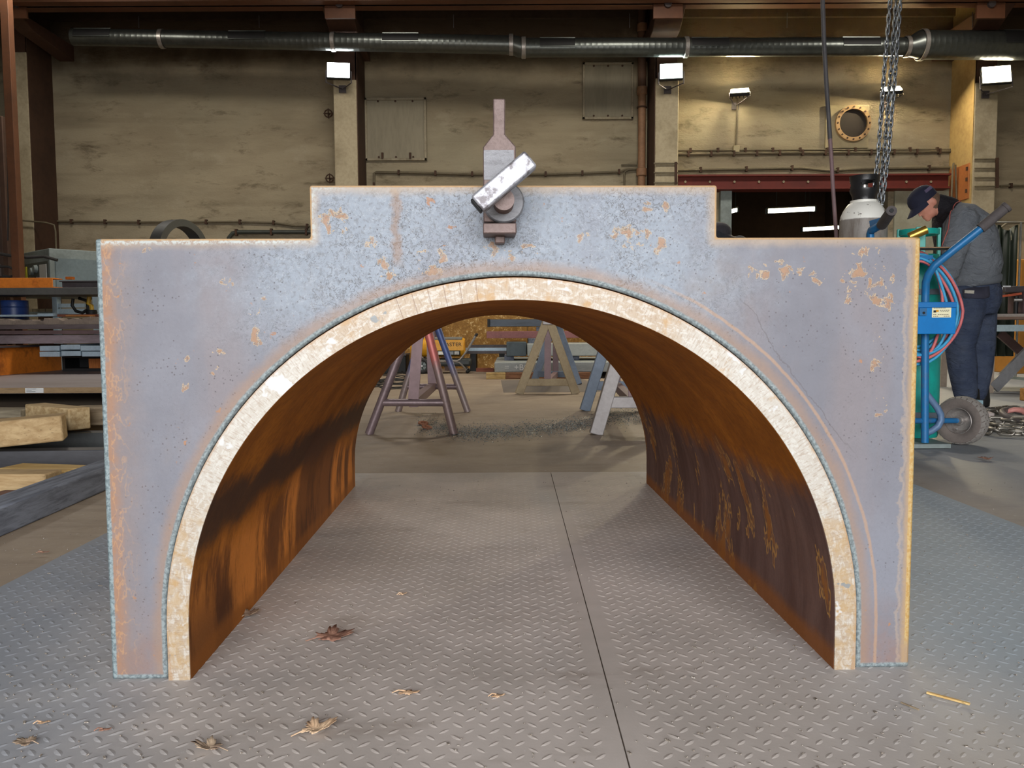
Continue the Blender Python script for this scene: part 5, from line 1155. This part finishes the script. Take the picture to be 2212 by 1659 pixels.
MB().span((a.x, YB+.06, a.z), (b.x, YB+.3, b.z)).build('vice_beam', MDARKST, vc, bev=.01)
a, b = at(2203, 679, YB+.1), at(2240, 628, YB+.1); MB().span((a.x, YB+.04, tz_+.001), (b.x, YB+.3, b.z)).build('vice_body', worn('vice_maroon', (92, 74, 78), (66, 54, 58), 4, .5), vc, bev=.02)
a, b = at(2163, 630, YB+.04), at(2184, 617, YB+.04); MB().span((a.x, YB+.045, b.z-.012), (b.x, YB+.059, b.z)).span((a.x, YB+.045, a.z), (a.x+.014, YB+.059, b.z)).build('white_bracket', worn('white_bracket', (220, 222, 224), (190, 192, 194), 9, .4), vc)
a, b = at(2164, 640, YB+.08), at(2206, 634, YB+.08); MB().bar(a, b, .02, .02).build('orange_handle', worn('orange_red', (190, 92, 60), (140, 64, 44), 8, .5), vc)
c_ = at(2190, 648, YB+.1); MB().cyl(c_, c_+Vector((.06, -.02, 0)), .018, n=10).build('screw_end', MSTEEL, vc); MB().cyl((c_.x+.02, c_.y, tz_), (c_.x+.02, c_.y, a.z), .02, n=8).build('vice_foot', MBLACK, vc)
# welding screen
YS = 9.2; a, b = at(2150, 640, YS), at(2199, 492, YS)
wsn = thing('welding_screen', ((a.x+b.x)/2, YS, ZF), 'dark green welding screen on a thin frame behind the man', 'screen')
MSCR = worn('screen_green', (30, 40, 30), (20, 27, 20), 3, .5)
cl_ = MB(); nn = 24; xs_ = np.linspace(a.x-.15, b.x, nn); vv = []
for zq_ in (b.z, .25): vv += [(x, YS+.02*math.sin(i*1.1), zq_-(.03*math.sin(i*.5) if zq_ > 1 else 0)) for i, x in enumerate(xs_)]
cl_.add(vv, [(i, i+1, nn+i+1, nn+i) for i in range(nn-1)]); cu = cl_.build('curtain', MSCR, wsn, smooth=True); sm = cu.modifiers.new('thick', 'SOLIDIFY'); sm.thickness = .004
MB().tube([(a.x-.2, YS-.02, ZF+.02), (a.x-.2, YS-.02, b.z+.03), (a.x-.1, YS-.02, b.z+.06), (b.x+.02, YS-.02, b.z+.06), (b.x+.02, YS-.02, ZF+.02)], .012, 8).build('screen_frame', worn('screen_frame', (140, 140, 134), (100, 100, 96), 6, .5, .3), wsn)
for x in (a.x-.2, b.x+.02): MB().span((x-.02, YS-.3, ZF), (x+.02, YS+.3, ZF+.03)).build('screen_foot', MGREYP, wsn)
MB().tube([at(2152, 500, 9.6), at(2175, 482, 9.6), at(2300, 478, 9.6)], .014, 8).build('top_wire', MCOND, wsn)
oc = at(2206, 600, 10.2); obd = thing('orange_cabinet', (at(2240, 620, 10.2).x, 10.4, ZF), 'orange brown wooden cabinet at the right edge behind the screen', 'cabinet')
MB().span((at(2201, 600, 10.2).x, 10.2, ZF), (at(2300, 600, 10.2).x, 10.8, at(2206, 560, 10.2).z)).build('cabinet_body', worn('cabinet_orange', (178, 122, 48), (140, 94, 36), 2, .6), obd, bev=.01)
MB().span((at(2205, 600, 10.2).x, 10.185, .2), (at(2260, 600, 10.2).x, 10.2, at(2206, 566, 10.2).z)).build('cabinet_door', worn('cabinet_orange2', (164, 112, 44), (130, 88, 34), 2, .6), obd)
MB().span((at(2201, 520, 10.4).x, 10.5, at(2201, 560, 10.2).z+.005), (at(2300, 520, 10.4).x, 10.6, at(2206, 520, 10.4).z)).build('white_board', MBEIGE, obd)
c_ = flat(2214, 866); tag(MB().bar((c_.x, c_.y, ZF+.05), (c_.x+.3, c_.y+.1, ZF+.05), .1, .1).build('wood_block', wood('wood_orange_block', (178, 128, 70), (140, 96, 50), 0), bev=.006), 'orange brown wood block on the floor at the right edge', 'wood block')
# heap of heavy chain on the floor
big = MB(); P = []
for i in range(n):
    t = 2*math.pi*i/n; P.append((.020*math.cos(t), 0, .016*math.sin(t)+(.022 if math.sin(t) > .01 else -.022 if math.sin(t) < -.01 else 0)))
big.tube(P, .0085, 8, closed=True); bgme = big.mesh('chain_link', worn('heavy_chain', (150, 144, 134), (80, 74, 68), 16, .4, .75, amt=.8), True)
hp = thing('chain_heap', flat(2200, 930), 'heap of heavy lifting chain on the floor beside the trolley wheel', 'chain')
hl_ = hp.location.copy()
def lay(pts, z0=0, wig=.03):
    W = [Vector(flat(x, y)) for x, y in pts]; Ls = [(W[i+1]-W[i]).length for i in range(len(W)-1)]; tot = sum(Ls); d = 0; i = 0; acc = 0; c = 0
    while d < tot:
        while i < len(Ls)-1 and d-acc > Ls[i]: acc += Ls[i]; i += 1
        p = W[i].lerp(W[i+1], (d-acc)/Ls[i]); dr_ = (W[i+1]-W[i]).normalized(); dr_ = Matrix.Rotation(random.uniform(-.35, .35), 3, 'Z') @ dr_
        q = dr_.to_track_quat('-Z', 'Y').to_matrix().to_4x4() @ Matrix.Rotation(R(25+90*(c % 2)+random.uniform(-14, 14)), 4, 'Z'); q.translation = Vector((p.x, p.y+random.uniform(-wig, wig)*.3, ZF+.027+z0+random.uniform(0, .012)))-hl_
        o = bpy.data.objects.new('chain_link', bgme); COL.objects.link(o); o.parent = hp; o.matrix_basis = q; d += .056; c += 1
lay([(2122, 930), (2160, 936), (2200, 938), (2260, 942)]); lay([(2116, 938), (2150, 944), (2195, 946), (2290, 948)]); lay([(2130, 922), (2165, 924), (2230, 930), (2290, 926)], .01)
lay([(2140, 897), (2180, 894), (2220, 896), (2280, 892)]); lay([(2144, 904), (2190, 902), (2240, 905), (2290, 902)], .02)
hk = MB(); c_ = flat(2215, 918); c_.z = ZF+.045
hk.torus(c_, .125, .020, (0.1, -.25, 1), 30, 10); tag(hk.build('lifting_ring', worn('ring_dark_steel', (108, 100, 98), (74, 68, 66), 9, .5, .4), smooth=True), 'large dark oval lifting ring lying on the chain heap', 'ring')
c_ = flat(2195, 914); tag(MB().tube([c_+Vector((-.07, 0, .07)), c_+Vector((-.02, -.01, .085)), c_+Vector((.03, 0, .08)), c_+Vector((.05, .01, .062)), c_+Vector((.03, .03, .06))], [.012, .016, .018, .014, .008], 10).build('pink_hook', worn('pink_paint', (206, 140, 130), (150, 96, 90), 16, .5), smooth=True), 'pink painted hook on the lifting ring', 'hook')
c_ = flat(2136, 912, .0); tag(MB().box(c_+Vector((0, .02, .035)), (.058, .05, .05), Euler((.2, 0, .2)).to_matrix()).build('carton', worn('pinkish_carton', (198, 184, 178), (160, 146, 142), 14, .8), bev=.003), 'small pale pinkish carton by the trolley wheel', 'carton')
c_ = flat(2128, 896, .0); tag(MB().box(c_+Vector((-.01, .1, .045)), (.07, .06, .09), Euler((0, 0, .15)).to_matrix()).build('carton', worn('bluish_carton', (150, 180, 190), (120, 150, 160), 14, .7), bev=.003), 'small pale blue box behind the pinkish carton', 'carton')

# ------------------------------------------------------------------ people
def remesh(o, vox, it=6):
    r = o.modifiers.new('fuse', 'REMESH'); r.mode = 'VOXEL'; r.voxel_size = vox; r.use_smooth_shade = True
    s2 = o.modifiers.new('soft', 'SMOOTH'); s2.iterations = it; s2.factor = .5
def limb(m, pts, rad, n=14):
    P = [Vector(p) for p in pts]; Q, rr = [], []
    for i in range(len(P)-1):
        for t in np.linspace(0, 1, 5, endpoint=False): Q.append(P[i].lerp(P[i+1], t)); rr.append(rad[i]+(rad[i+1]-rad[i])*t)
    Q.append(P[-1]); rr.append(rad[-1]); m.tube(Q, rr, n); m.ball(P[0], rad[0]*.98, 12); m.ball(P[-1], rad[-1]*.98, 12)
def hand(m, w, d, nrm, s=1.0):
    "palm, four curled fingers and a thumb growing from wrist w along d"
    d = d.normalized(); sd = d.cross(nrm).normalized(); nm = sd.cross(d)
    m.box(w+d*.045*s, (.075*s, .085*s, .028*s), Matrix((sd, d, nm)).transposed())
    for i, L in enumerate((.070, .078, .073, .058)):
        b = w+d*.085*s+sd*(.028-.0187*i)*s; c = b+d*L*.5*s-nm*.012*s; e = c+d*L*.35*s-nm*.035*s
        m.tube([b-d*.02*s, b, c, e], [.0095*s, .0095*s, .0085*s, .007*s], 8); m.ball(e, .0072*s, 8)
    b = w+d*.03*s+sd*.036*s; m.tube([b-sd*.015*s, b+sd*.018*s+d*.025*s, b+sd*.014*s+d*.06*s-nm*.02*s], [.013*s, .0115*s, .009*s], 8)
MSKIN = worn('skin', (214, 150, 128), (196, 126, 106), 9, .55, amt=.4, bump=.03)
def m_jacket():
    M = Mat('work_jacket'); n = M.noise(7, 4, .6, M.sc(1, 1, .8)); cl = M.noise(220, 2, .5); wr = M.noise(9, 3, .6, M.sc(1.2, 1, 2.2), 1.2)
    k = M.mix(n.ss(.35, .65), lin(104, 108, 114), lin(118, 122, 128))
    s = (M.x-JX)-(M.y-5.77)*0.52-(M.z-JZ).max(0.0)*JK       # black yoke in front of the red piping
    k = M.mix((s).ss(.002, -.002), k, lin(40, 38, 42))
    return M.fin(k, .9, 0, wr*.95+cl*.05, .7, .04, .15)
YP = 6.0
def pp(x, y, dy=0.0): return at(x, y, YP+dy)
JX, JZ = at(2035, 520, 5.77).x, at(2037, 478, 5.78).z; _q = at(2071, 441, 5.96); JK = (_q.x-JX-(5.96-5.77)*.52)/(_q.z-JZ)
man = thing('person', (pp(2095, 870).x, YP, ZF), 'person in grey work jacket and navy cap bending over beyond the trolley', 'person')
# body: one continuous figure
B = MB()
torso = [((2097, 640), .12, .15), ((2095, 600), .125, .16), ((2090, 560), .145, .19), ((2080, 510), .14, .205), ((2062, 470), .11, .20), ((2046, 452), .08, .12)]
B.loft([(pp(*c), (a*.8*.9, 0, a*.35), (0, b*.85, 0)) for c, a, b in torso], 20)
limb(B, [pp(2046, 456), pp(2018, 445)], [.062, .058])
for dy, kx, ax_, fx in ((-.11, 2072, 2084, 2070), (.11, 2118, 2106, 2092)):
    hx = 2085 if dy < 0 else 2112
    ak = pp(ax_, 862, dy); ak.z = .10
    limb(B, [pp(hx, 640, dy), pp(kx, 748, dy), ak], [.085, .062, .042])
for dy, e, h, s_ in ((-.22, (2048, 585), (2012, 606), (2078, 482)), (.2, (2030, 575), (1996, 596), (2056, 470))):
    limb(B, [pp(*s_, dy), pp(*e, dy*1.1), pp(*h, dy*.6)], [.062, .046, .032]); d = pp(h[0]-24, h[1]+3, dy*.5)-pp(*h, dy*.6)
    hand(B, pp(*h, dy*.6), d, Vector((0, -1 if dy < 0 else 1, .15)))
HC = pp(1999, 437); hd = Vector((-.62, -.10, -.78)).normalized()       # face looks down and to the left
crown = Vector((-.78, 0, .62)).normalized(); sdv = hd.cross(crown).normalized(); Mh = Matrix((sdv, hd, crown)).transposed()
B.ball(HC, (.074, .095, .100), 24, Mh)                          # skull
B.ball(HC+hd*.03-crown*.055, (.055, .062, .060), 18, Mh)        # jaw
B.ball(HC+hd*.080-crown*.088, (.022, .022, .020), 12, Mh)       # chin
B.add([HC+hd*.088+crown*.012+sdv*.004, HC+hd*.118-crown*.032, HC+hd*.088-crown*.038+sdv*.016, HC+hd*.088-crown*.038-sdv*.016, HC+hd*.07-crown*.01], [(0, 2, 1), (0, 1, 3), (2, 3, 1), (0, 4, 2), (0, 3, 4), (2, 4, 3)])
B.ball(HC+hd*.092-crown*.062, (.024, .010, .006), 10, Mh); B.ball(HC+hd*.09-crown*.072, (.022, .010, .006), 10, Mh)
for q in (-1, 1):
    B.ball(HC+sdv*q*.074-hd*.004-crown*.018, (.011, .020, .033), 12, Mh)
    B.ball(HC+sdv*q*.030+hd*.084+crown*.018, (.020, .012, .009), 10, Mh)
body = B.build('body', MSKIN, man, smooth=True); remesh(body, .0075, 4)
for q in (-1, 1): MB().ball(HC+sdv*q*.029+hd*.088+crown*.004, (.012, .008, .008), 10, Mh).build('eye', worn('eye_white', (216, 212, 206), (190, 186, 180), 20, .3), man, smooth=True)
MB().ball(HC-hd*.016-crown*.012, (.0775, .088, .094), 20, Mh).build('hair', worn('short_hair', (112, 88, 72), (84, 64, 52), 60, .8), man, smooth=True).hide_render = False
# cap: dome, brim, patch
MCAP = worn('navy_cap', (34, 36, 56), (26, 27, 44), 14, .85, bump=.1)
cb = MB(); rings = []; up2 = (crown*.93-hd*.22).normalized(); f2 = sdv.cross(up2)*-1
f2 = (hd-up2*hd.dot(up2)).normalized(); s2 = f2.cross(up2).normalized(); cc = HC+crown*.018
for t, r_ in ((-.005, 1.0), (.03, 1.0), (.055, .93), (.08, .76), (.096, .5), (.104, .12)):
    rings.append((cc+up2*t, s2*(.086*r_), f2*(.106*r_)))
cb.loft(rings, 28); capo = cb.build('cap', MCAP, man, smooth=50)
br = MB(); NB = 15; vv = []
for lay_, ud in ((0, 0), (1, -.006)):
    for j in range(2):
        for i in range(NB):
            a_ = R(-72+144*i/(NB-1)); rr_ = 1.0 if j == 0 else 1.0+.66*math.cos(a_*1.15)
            vv.append(cc+up2*(.004+ud-.030*j*math.cos(a_)-.02*abs(math.sin(a_))*j)+s2*(.084*math.sin(a_)*(1+.05*j))+f2*(.104*math.cos(a_)*rr_))
fs = []
for i in range(NB-1): fs += [(i, i+1, NB+i+1, NB+i), (2*NB+i, 3*NB+i, 3*NB+i+1, 2*NB+i+1), (NB+i, NB+i+1, 3*NB+i+1, 3*NB+i)]
br.add(vv, fs).build('cap_brim', MCAP, capo, smooth=50)
cq = cc+up2*.05-s2*.0; 
for sg in (-1,):
    pc = cc+up2*.055+s2*.080*(1 if s2.y < 0 else -1)-f2*.03; MB().box(pc, (.004, .06, .022), Matrix((s2, f2, up2)).transposed()).build('cap_badge', worn('badge', (96, 84, 110), (60, 58, 84), 60, .8), capo)
# jacket: torso, sleeves, collar, waistband
J = MB()
J.loft([(pp(*c), Vector((a*.92, 0, a*.40)), Vector((0, b*1.08, 0))) for c, a, b in
        [((2098, 612), .185, .20), ((2098, 590), .205, .215), ((2093, 560), .20, .225), ((2086, 520), .195, .235), ((2074, 485), .17, .235), ((2058, 458), .125, .18), ((2044, 447), .075, .09)]], 26)
limb(J, [pp(2080, 476, -.20), pp(2062, 540, -.26), pp(2050, 590, -.25), pp(2022, 604, -.17)], [.105, .082, .070, .052])
limb(J, [pp(2056, 470, .2), pp(2034, 575, .22), pp(2004, 596, .14)], [.10, .07, .052])
limb(J, [pp(2050, 452), pp(2034, 445), pp(2026, 441)], [.088, .080, .074])
jk = J.build('jacket', m_jacket(), man, smooth=True); remesh(jk, .011, 5)
wbj = MB(); wbj.loft([(pp(2097, y), Vector((a, 0, a*.12)), Vector((0, b, 0))) for y, a, b in ((598, .183, .212), (602, .192, .220), (612, .190, .218), (618, .178, .206))], 26)
wbj.build('waistband', worn('jacket_waistband', (98, 102, 108), (84, 88, 94), 20, .9, bump=.3), jk, smooth=60)
sk = [pp(2071, 441, -.02), pp(2062, 444, -.10), pp(2050, 452, -.175), pp(2041, 466, -.225), pp(2037, 490, -.255), pp(2036, 520, -.24), pp(2035, 548, -.22)]
J2 = jk.evaluated_get(bpy.context.evaluated_depsgraph_get())
def snap(p, off=.002):
    "pull a point onto the jacket"
    ok, loc, nor, _ = J2.closest_point_on_mesh(J2.matrix_world.inverted() @ Vector(p))
    return (J2.matrix_world @ (loc+nor*off)) if ok else Vector(p)
# trousers, pocket flap, boots
T = MB()
T.loft([(pp(*c), Vector((a, 0, a*.05)), Vector((0, b, 0))) for c, a, b in [((2099, 606), .165, .18), ((2100, 630), .19, .19), ((2101, 655), .185, .185), ((2098, 680), .16, .17)]], 24)
for dy, kx, ax_ in ((-.105, 2074, 2086), (.105, 2118, 2108)):
    hx = 2086 if dy < 0 else 2110; an = pp(ax_, 855, dy); an.z = .10
    limb(T, [pp(hx, 650, dy*.9), pp((hx+kx)/2, 700, dy), pp(kx, 748, dy), pp((kx+ax_)/2, 800, dy), an], [.135, .12, .100, .096, .078])
def m_trs():
    M = Mat('navy_trousers'); n = M.noise(5, 4, .6); wr = M.noise(8, 3, .65, M.sc(1, 1, 2.6), 1.4); d = M.noise(3, 5, .7)
    k = M.mix(n.ss(.35, .65), lin(58, 66, 86), lin(72, 80, 98)); k = M.mix(d.ss(.52, .7)*.5, k, lin(86, 84, 88))
    return M.fin(k, .9, 0, wr, .8, .03, .12)
ts_ = T.build('trousers', m_trs(), man, smooth=True); remesh(ts_, .011, 5)
T2 = ts_.evaluated_get(bpy.context.evaluated_depsgraph_get())
def snapT(p, off=.003):
    ok, loc, nor, _ = T2.closest_point_on_mesh(T2.matrix_world.inverted() @ Vector(p)); return T2.matrix_world @ (loc+nor*off)
pv = []; G = 9; pk = [(2078, 622, 2138, 618), (2080, 638, 2139, 636), (2083, 645, 2138, 642)]
rows_ = []
for (xa_, ya_, xb_, yb2) in pk: rows_.append([snapT(pp(xa_+(xb_-xa_)*i/(G-1), ya_+(yb2-ya_)*i/(G-1)+(4*math.sin(math.pi*i/(G-1)) if ya_ > 640 else 0), -.2), .006) for i in range(G)])
fm = MB(); fm.add([p for r_ in rows_ for p in r_], [(j*G+i, j*G+i+1, (j+1)*G+i+1, (j+1)*G+i) for j in range(2) for i in range(G-1)])
pf = fm.build('pocket_flap', worn('flap_dark', (56, 56, 70), (48, 48, 60), 12, .9, bump=.2), ts_, smooth=True); sm = pf.modifiers.new('thick', 'SOLIDIFY'); sm.thickness = .006
tg = snapT(pp(2092, 634, -.2), .022); MB().box(tg, (.066, .004, .022), Euler((0, R(3), 0)).to_matrix()).build('pocket_tag', worn('tag_pale', (190, 184, 170), (90, 86, 84), 70, .8), ts_)
for dy, ax_ in ((-.105, 2086), (.105, 2108)):
    an = pp(ax_, 860, dy); m = MB()
    m.loft([((an.x+.045-.0*t, YP+dy, ZF+h), (a_, 0, 0), (0, b_, 0)) for t, h, a_, b_ in ((0, .0, .001, .001), (0, .002, .055, .042), (0, .05, .058, .045), (0, .10, .050, .046), (0, .15, .046, .044))], 16)
    m.loft([((an.x+.04-q, YP+dy, ZF+.03), (0, w2_, 0), (0, 0, h2)) for q, w2_, h2 in ((0, .042, .026), (.08, .046, .03), (.16, .044, .03), (.205, .03, .022), (.215, .004, .004))], 16)
    bt_ = m.build('boot', MBLACK, man, smooth=True); remesh(bt_, .006, 4)
MB().tube([snap(p) for p in [sk[i].lerp(sk[i+1], t) for i in range(len(sk)-1) for t in np.linspace(0, 1, 5, endpoint=False)]+[sk[-1]]], .0035, 6).build('red_piping', worn('red_piping', (176, 92, 84), (150, 76, 70), 20, .7), jk, smooth=True)
# second worker: only cap and brow show past the plate step
Y2p = 7.6
def p2(x, y, dy=0.0): return at(x, y, Y2p+dy)
m2 = thing('person', (p2(1556, 500).x, Y2p, ZF), 'person in dark cap peeping out beside the upper step of the plate', 'person')
HC2 = p2(1552, 512); cx2, cz2 = HC2.x, HC2.z
fwd2 = Vector((.86, -.5, -.12)).normalized(); upv = Vector((.10, -.04, 1)).normalized(); sd2 = fwd2.cross(upv).normalized(); up2_ = sd2.cross(fwd2); M2 = Matrix((sd2, fwd2, up2_)).transposed()
B2 = MB(); B2.ball(HC2, (.076, .096, .105), 24, M2); B2.ball(HC2+fwd2*.03-up2_*.06, (.055, .06, .058), 18, M2); B2.ball(HC2+fwd2*.08-up2_*.092, (.02, .02, .018), 12, M2)
B2.add([HC2+fwd2*.09+up2_*.01, HC2+fwd2*.122-up2_*.035, HC2+fwd2*.09-up2_*.04+sd2*.016, HC2+fwd2*.09-up2_*.04-sd2*.016, HC2+fwd2*.07], [(0, 2, 1), (0, 1, 3), (2, 3, 1), (0, 4, 2), (0, 3, 4), (2, 4, 3)])
B2.ball(HC2+fwd2*.092-up2_*.068, (.024, .01, .009), 10, M2)
for q in (-1, 1): B2.ball(HC2+sd2*q*.076-up2_*.015, (.011, .02, .032), 12, M2)
limb(B2, [(cx2, Y2p, cz2-.08), (cx2-.01, Y2p, cz2-.22)], [.06, .066])
B2.loft([((cx2-.01, Y2p, z_), (a_, 0, 0), (0, b_, 0)) for z_, a_, b_ in ((.86, .16, .11), (1.0, .15, .10), (1.2, .18, .115), (1.36, .19, .11), (cz2-.22, .10, .08))], 18)
for q in (-1, 1):
    limb(B2, [(cx2+q*.09, Y2p, .88), (cx2+q*.10, Y2p-.01, .48), (cx2+q*.10, Y2p, .08)], [.095, .062, .045])
    w_ = Vector((cx2+q*.20, Y2p-.22, .98)); limb(B2, [(cx2+q*.19, Y2p, 1.34), (cx2+q*.25, Y2p+.03, 1.08), w_], [.06, .045, .032]); hand(B2, w_, Vector((-q*.3, -1, .05)), Vector((0, 0, 1)))
b2 = B2.build('body', MSKIN, m2, smooth=True); remesh(b2, .009, 4)
for q in (-1, 1): MB().ball(HC2+sd2*q*.03+fwd2*.087+up2_*.004, (.012, .008, .008), 10, M2).build('eye', _mc['eye_white'], m2, smooth=True)
J3 = MB(); J3.loft([((cx2-.01, Y2p, z_), (a_, 0, 0), (0, b_, 0)) for z_, a_, b_ in ((.80, .19, .14), (1.0, .185, .135), (1.2, .205, .14), (1.36, .21, .135), (1.43, .12, .10), (1.46, .085, .085))], 20)
for q in (-1, 1): limb(J3, [(cx2+q*.19, Y2p, 1.34), (cx2+q*.25, Y2p+.03, 1.08), (cx2+q*.205, Y2p-.18, .985)], [.085, .066, .05])
j3 = J3.build('jacket', worn('dark_jacket', (58, 58, 64), (46, 46, 52), 6, .9, bump=.3), m2, smooth=True); remesh(j3, .012, 4)
T3 = MB(); T3.loft([((cx2, Y2p, z_), (a_, 0, 0), (0, b_, 0)) for z_, a_, b_ in ((.74, .17, .13), (.84, .175, .13), (.95, .17, .125))], 20)
for q in (-1, 1): limb(T3, [(cx2+q*.09, Y2p, .82), (cx2+q*.10, Y2p-.01, .48), (cx2+q*.10, Y2p, .10)], [.12, .09, .075])
t3 = T3.build('trousers', worn('dark_trousers', (54, 56, 66), (44, 46, 54), 6, .9, bump=.3), m2, smooth=True); remesh(t3, .012, 4)
for q in (-1, 1):
    m = MB(); m.loft([((cx2+q*.10, Y2p+.05-d_, ZF+.04), (w2_, 0, 0), (0, 0, h2)) for d_, w2_, h2 in ((0, .03, .03), (.05, .045, .04), (.18, .048, .036), (.25, .03, .025))], 14); m.cyl((cx2+q*.10, Y2p+.01, ZF+.04), (cx2+q*.10, Y2p+.01, ZF+.16), .045, n=14); bo = m.build('boot', MBLACK, m2, smooth=True); remesh(bo, .007, 3)
MCP2 = worn('dark_cap', (62, 58, 64), (46, 43, 48), 14, .85, bump=.1)
cc2 = HC2+up2_*.022; cbm = MB(); cbm.loft([(cc2+up2_*t, sd2*(.088*r_), fwd2*(.108*r_)) for t, r_ in ((-.005, 1), (.035, 1), (.065, .92), (.09, .72), (.106, .42), (.112, .1))], 26)
cap2 = cbm.build('cap', MCP2, m2, smooth=50); vv = []
for ud in (0, -.006):
    for j in range(2):
        for i in range(NB):
            a_ = R(-72+144*i/(NB-1)); rr_ = 1.0 if j == 0 else 1.0+.6*math.cos(a_*1.15)
            vv.append(cc2+up2_*(.004+ud-.022*j*math.cos(a_))+sd2*(.086*math.sin(a_)*(1+.05*j))+fwd2*(.106*math.cos(a_)*rr_))
MB().add(vv, fs).build('cap_brim', MCP2, cap2, smooth=50)

# ------------------------------------------------------------------ on the tread plates: leaves, splinters, grit
def m_leaf(name, c, c2):
    M = Mat(name); n = M.noise(40, 4, .65); v = M.noise(160, 3, .6)
    k = M.mix(n.ss(.35, .65), lin(*c), lin(*c2)); k = M.mix(v.ss(.6, .7)*.5, k, lin(*[q*.6 for q in c2])); return M.fin(k, .8, 0, n, .4, .004)
ML = [m_leaf('leaf_tan', (206, 176, 144), (180, 146, 114)), m_leaf('leaf_brown', (158, 118, 98), (126, 88, 72)), m_leaf('leaf_grey', (168, 146, 122), (128, 106, 88))]
def leaf(px, py, size, rot, mat, label, curl=.35, fold=.5, lobes=5, squash=1.0):
    c = flat(px, py, .003); pts = []
    for i in range(60):
        t = 2*math.pi*i/60; l = abs(math.cos(t*lobes/2)); sp_ = .5+.5*l**1.1; sp_ *= 1+.14*math.sin(t*19); sp_ *= .78+.22*math.cos(t)
        pts.append((sp_*math.cos(t), sp_*math.sin(t)*squash))
    vs = [(0, 0)]+[(x*.5, y*.5) for x, y in pts]+pts; V = []
    for x, y in vs:
        z = curl*(x*x+y*y)*.35+fold*abs(y)*.32+.10*math.sin(x*6+py)*math.cos(y*5)+.05
        cx2_, sx2_ = math.cos(rot), math.sin(rot); V.append((c.x+size*(x*cx2_-y*sx2_), c.y+size*(x*sx2_+y*cx2_), .003+size*max(0, z)*.8))
    f = [(0, 1+i, 1+(i+1) % 60) for i in range(60)]+[(1+i, 61+i, 61+(i+1) % 60, 1+(i+1) % 60) for i in range(60)]
    t = thing('maple_leaf', (c.x, c.y, 0), label, 'leaf', 'dry leaves on the tread plates')
    b = MB().add(V, f).build('leaf_blade', mat, t, smooth=True); s = b.modifiers.new('thick', 'SOLIDIFY'); s.thickness = .0006
    d = Vector((math.cos(rot+math.pi), math.sin(rot+math.pi), 0)); MB().tube([Vector((c.x, c.y, .006)), Vector((c.x, c.y, .008))+d*size*.5, Vector((c.x, c.y, .004))+d*size*1.0], [.0011, .001, .0008], 5).build('stalk', mat, t)
leaf(712, 1378, .046, .4, ML[1], 'reddish brown maple leaf inside the arch at the left', .3, .4)
leaf(678, 1580, .034, .5, ML[0], 'pale tan curled leaf, brightest, in the left foreground', .9, .8, 4, .8)
leaf(455, 1618, .028, 2.9, ML[2], 'crumpled greyish leaf at the bottom left', .8, 1.0, 5, .7)
leaf(58, 1606, .019, 3.0, ML[2], 'small greyish leaf piece by the bottom left corner', .5, .6, 3)
leaf(876, 1496, .022, .1, ML[0], 'small tan leaf half flattened in the central foreground', .05, .05, 5, .5)
leaf(538, 1330, .024, .9, ML[2], 'small leaf leaning against the left inner foot of the pipe', .9, 1.0, 4)
leaf(1072, 1503, .014, .3, ML[0], 'tiny tan leaf scrap right of the flattened leaf', .1, .1, 4, .6)
leaf(90, 1563, .012, .2, ML[0], 'tiny tan curled scrap above the bottom left leaf', .7, .8, 3, .5)
leaf(222, 1578, .012, .2, ML[1], 'tiny brown leaf scrap left of the crumpled leaf', .4, .5, 3, .5)
leaf(2130, 992, .040, 1.4, ML[1], 'brown leaf on the floor below the trolley wheel', .4, .5)
leaf(868, 1284, .012, .5, ML[0], 'tiny tan leaf scrap in the middle of the arch floor', .3, .4, 4, .7)
leaf(92, 1194, .016, .2, ML[1], 'small brown leaf beside the dark beam', .4, .4, 4, .6)
a, b = flat(2002, 1497, .004), flat(2095, 1522, .004)
tag(MB().bar(a+Vector((0, 0, .001)), b+Vector((0, 0, .001)), .0045, .003).build('wood_splinter', WY), 'long pale wood splinter at the lower right', 'splinter')
a, b = flat(1946, 1517, .004), flat(1985, 1533, .004); tag(MB().bar(a, b, .002, .002).build('twig', WB), 'thin dark twig left of the pale splinter', 'twig')
gm = MB()
for i in range(1000):
    px, py = random.uniform(-40, 2250), 1040+620*random.random()**1.3; p = flat(px, py, .0)
    if abs(p.x) > .54 and abs(p.x) < .72 and p.y > 1.3: continue
    if p.y > 3.38 or not (-1.19 < p.x < 1.51): p.z = ZF
    L = random.uniform(.0010, .004)*(2.2 if random.random() < .12 else 1); a_ = random.uniform(0, 6.28)
    gm.box((p.x, p.y, p.z+.0012), (L, L*.35+.0006, .0016), Euler((0, random.uniform(-.3, .3), a_)).to_matrix())
tag(gm.build('floor_grit', worn('pale_grit', (172, 166, 158), (104, 92, 80), 700, .7, amt=1, lo=.45, hi=.5), smooth=False, fix=False), 'fine pale grit and metal crumbs strewn over the floor', 'grit', kind='stuff')
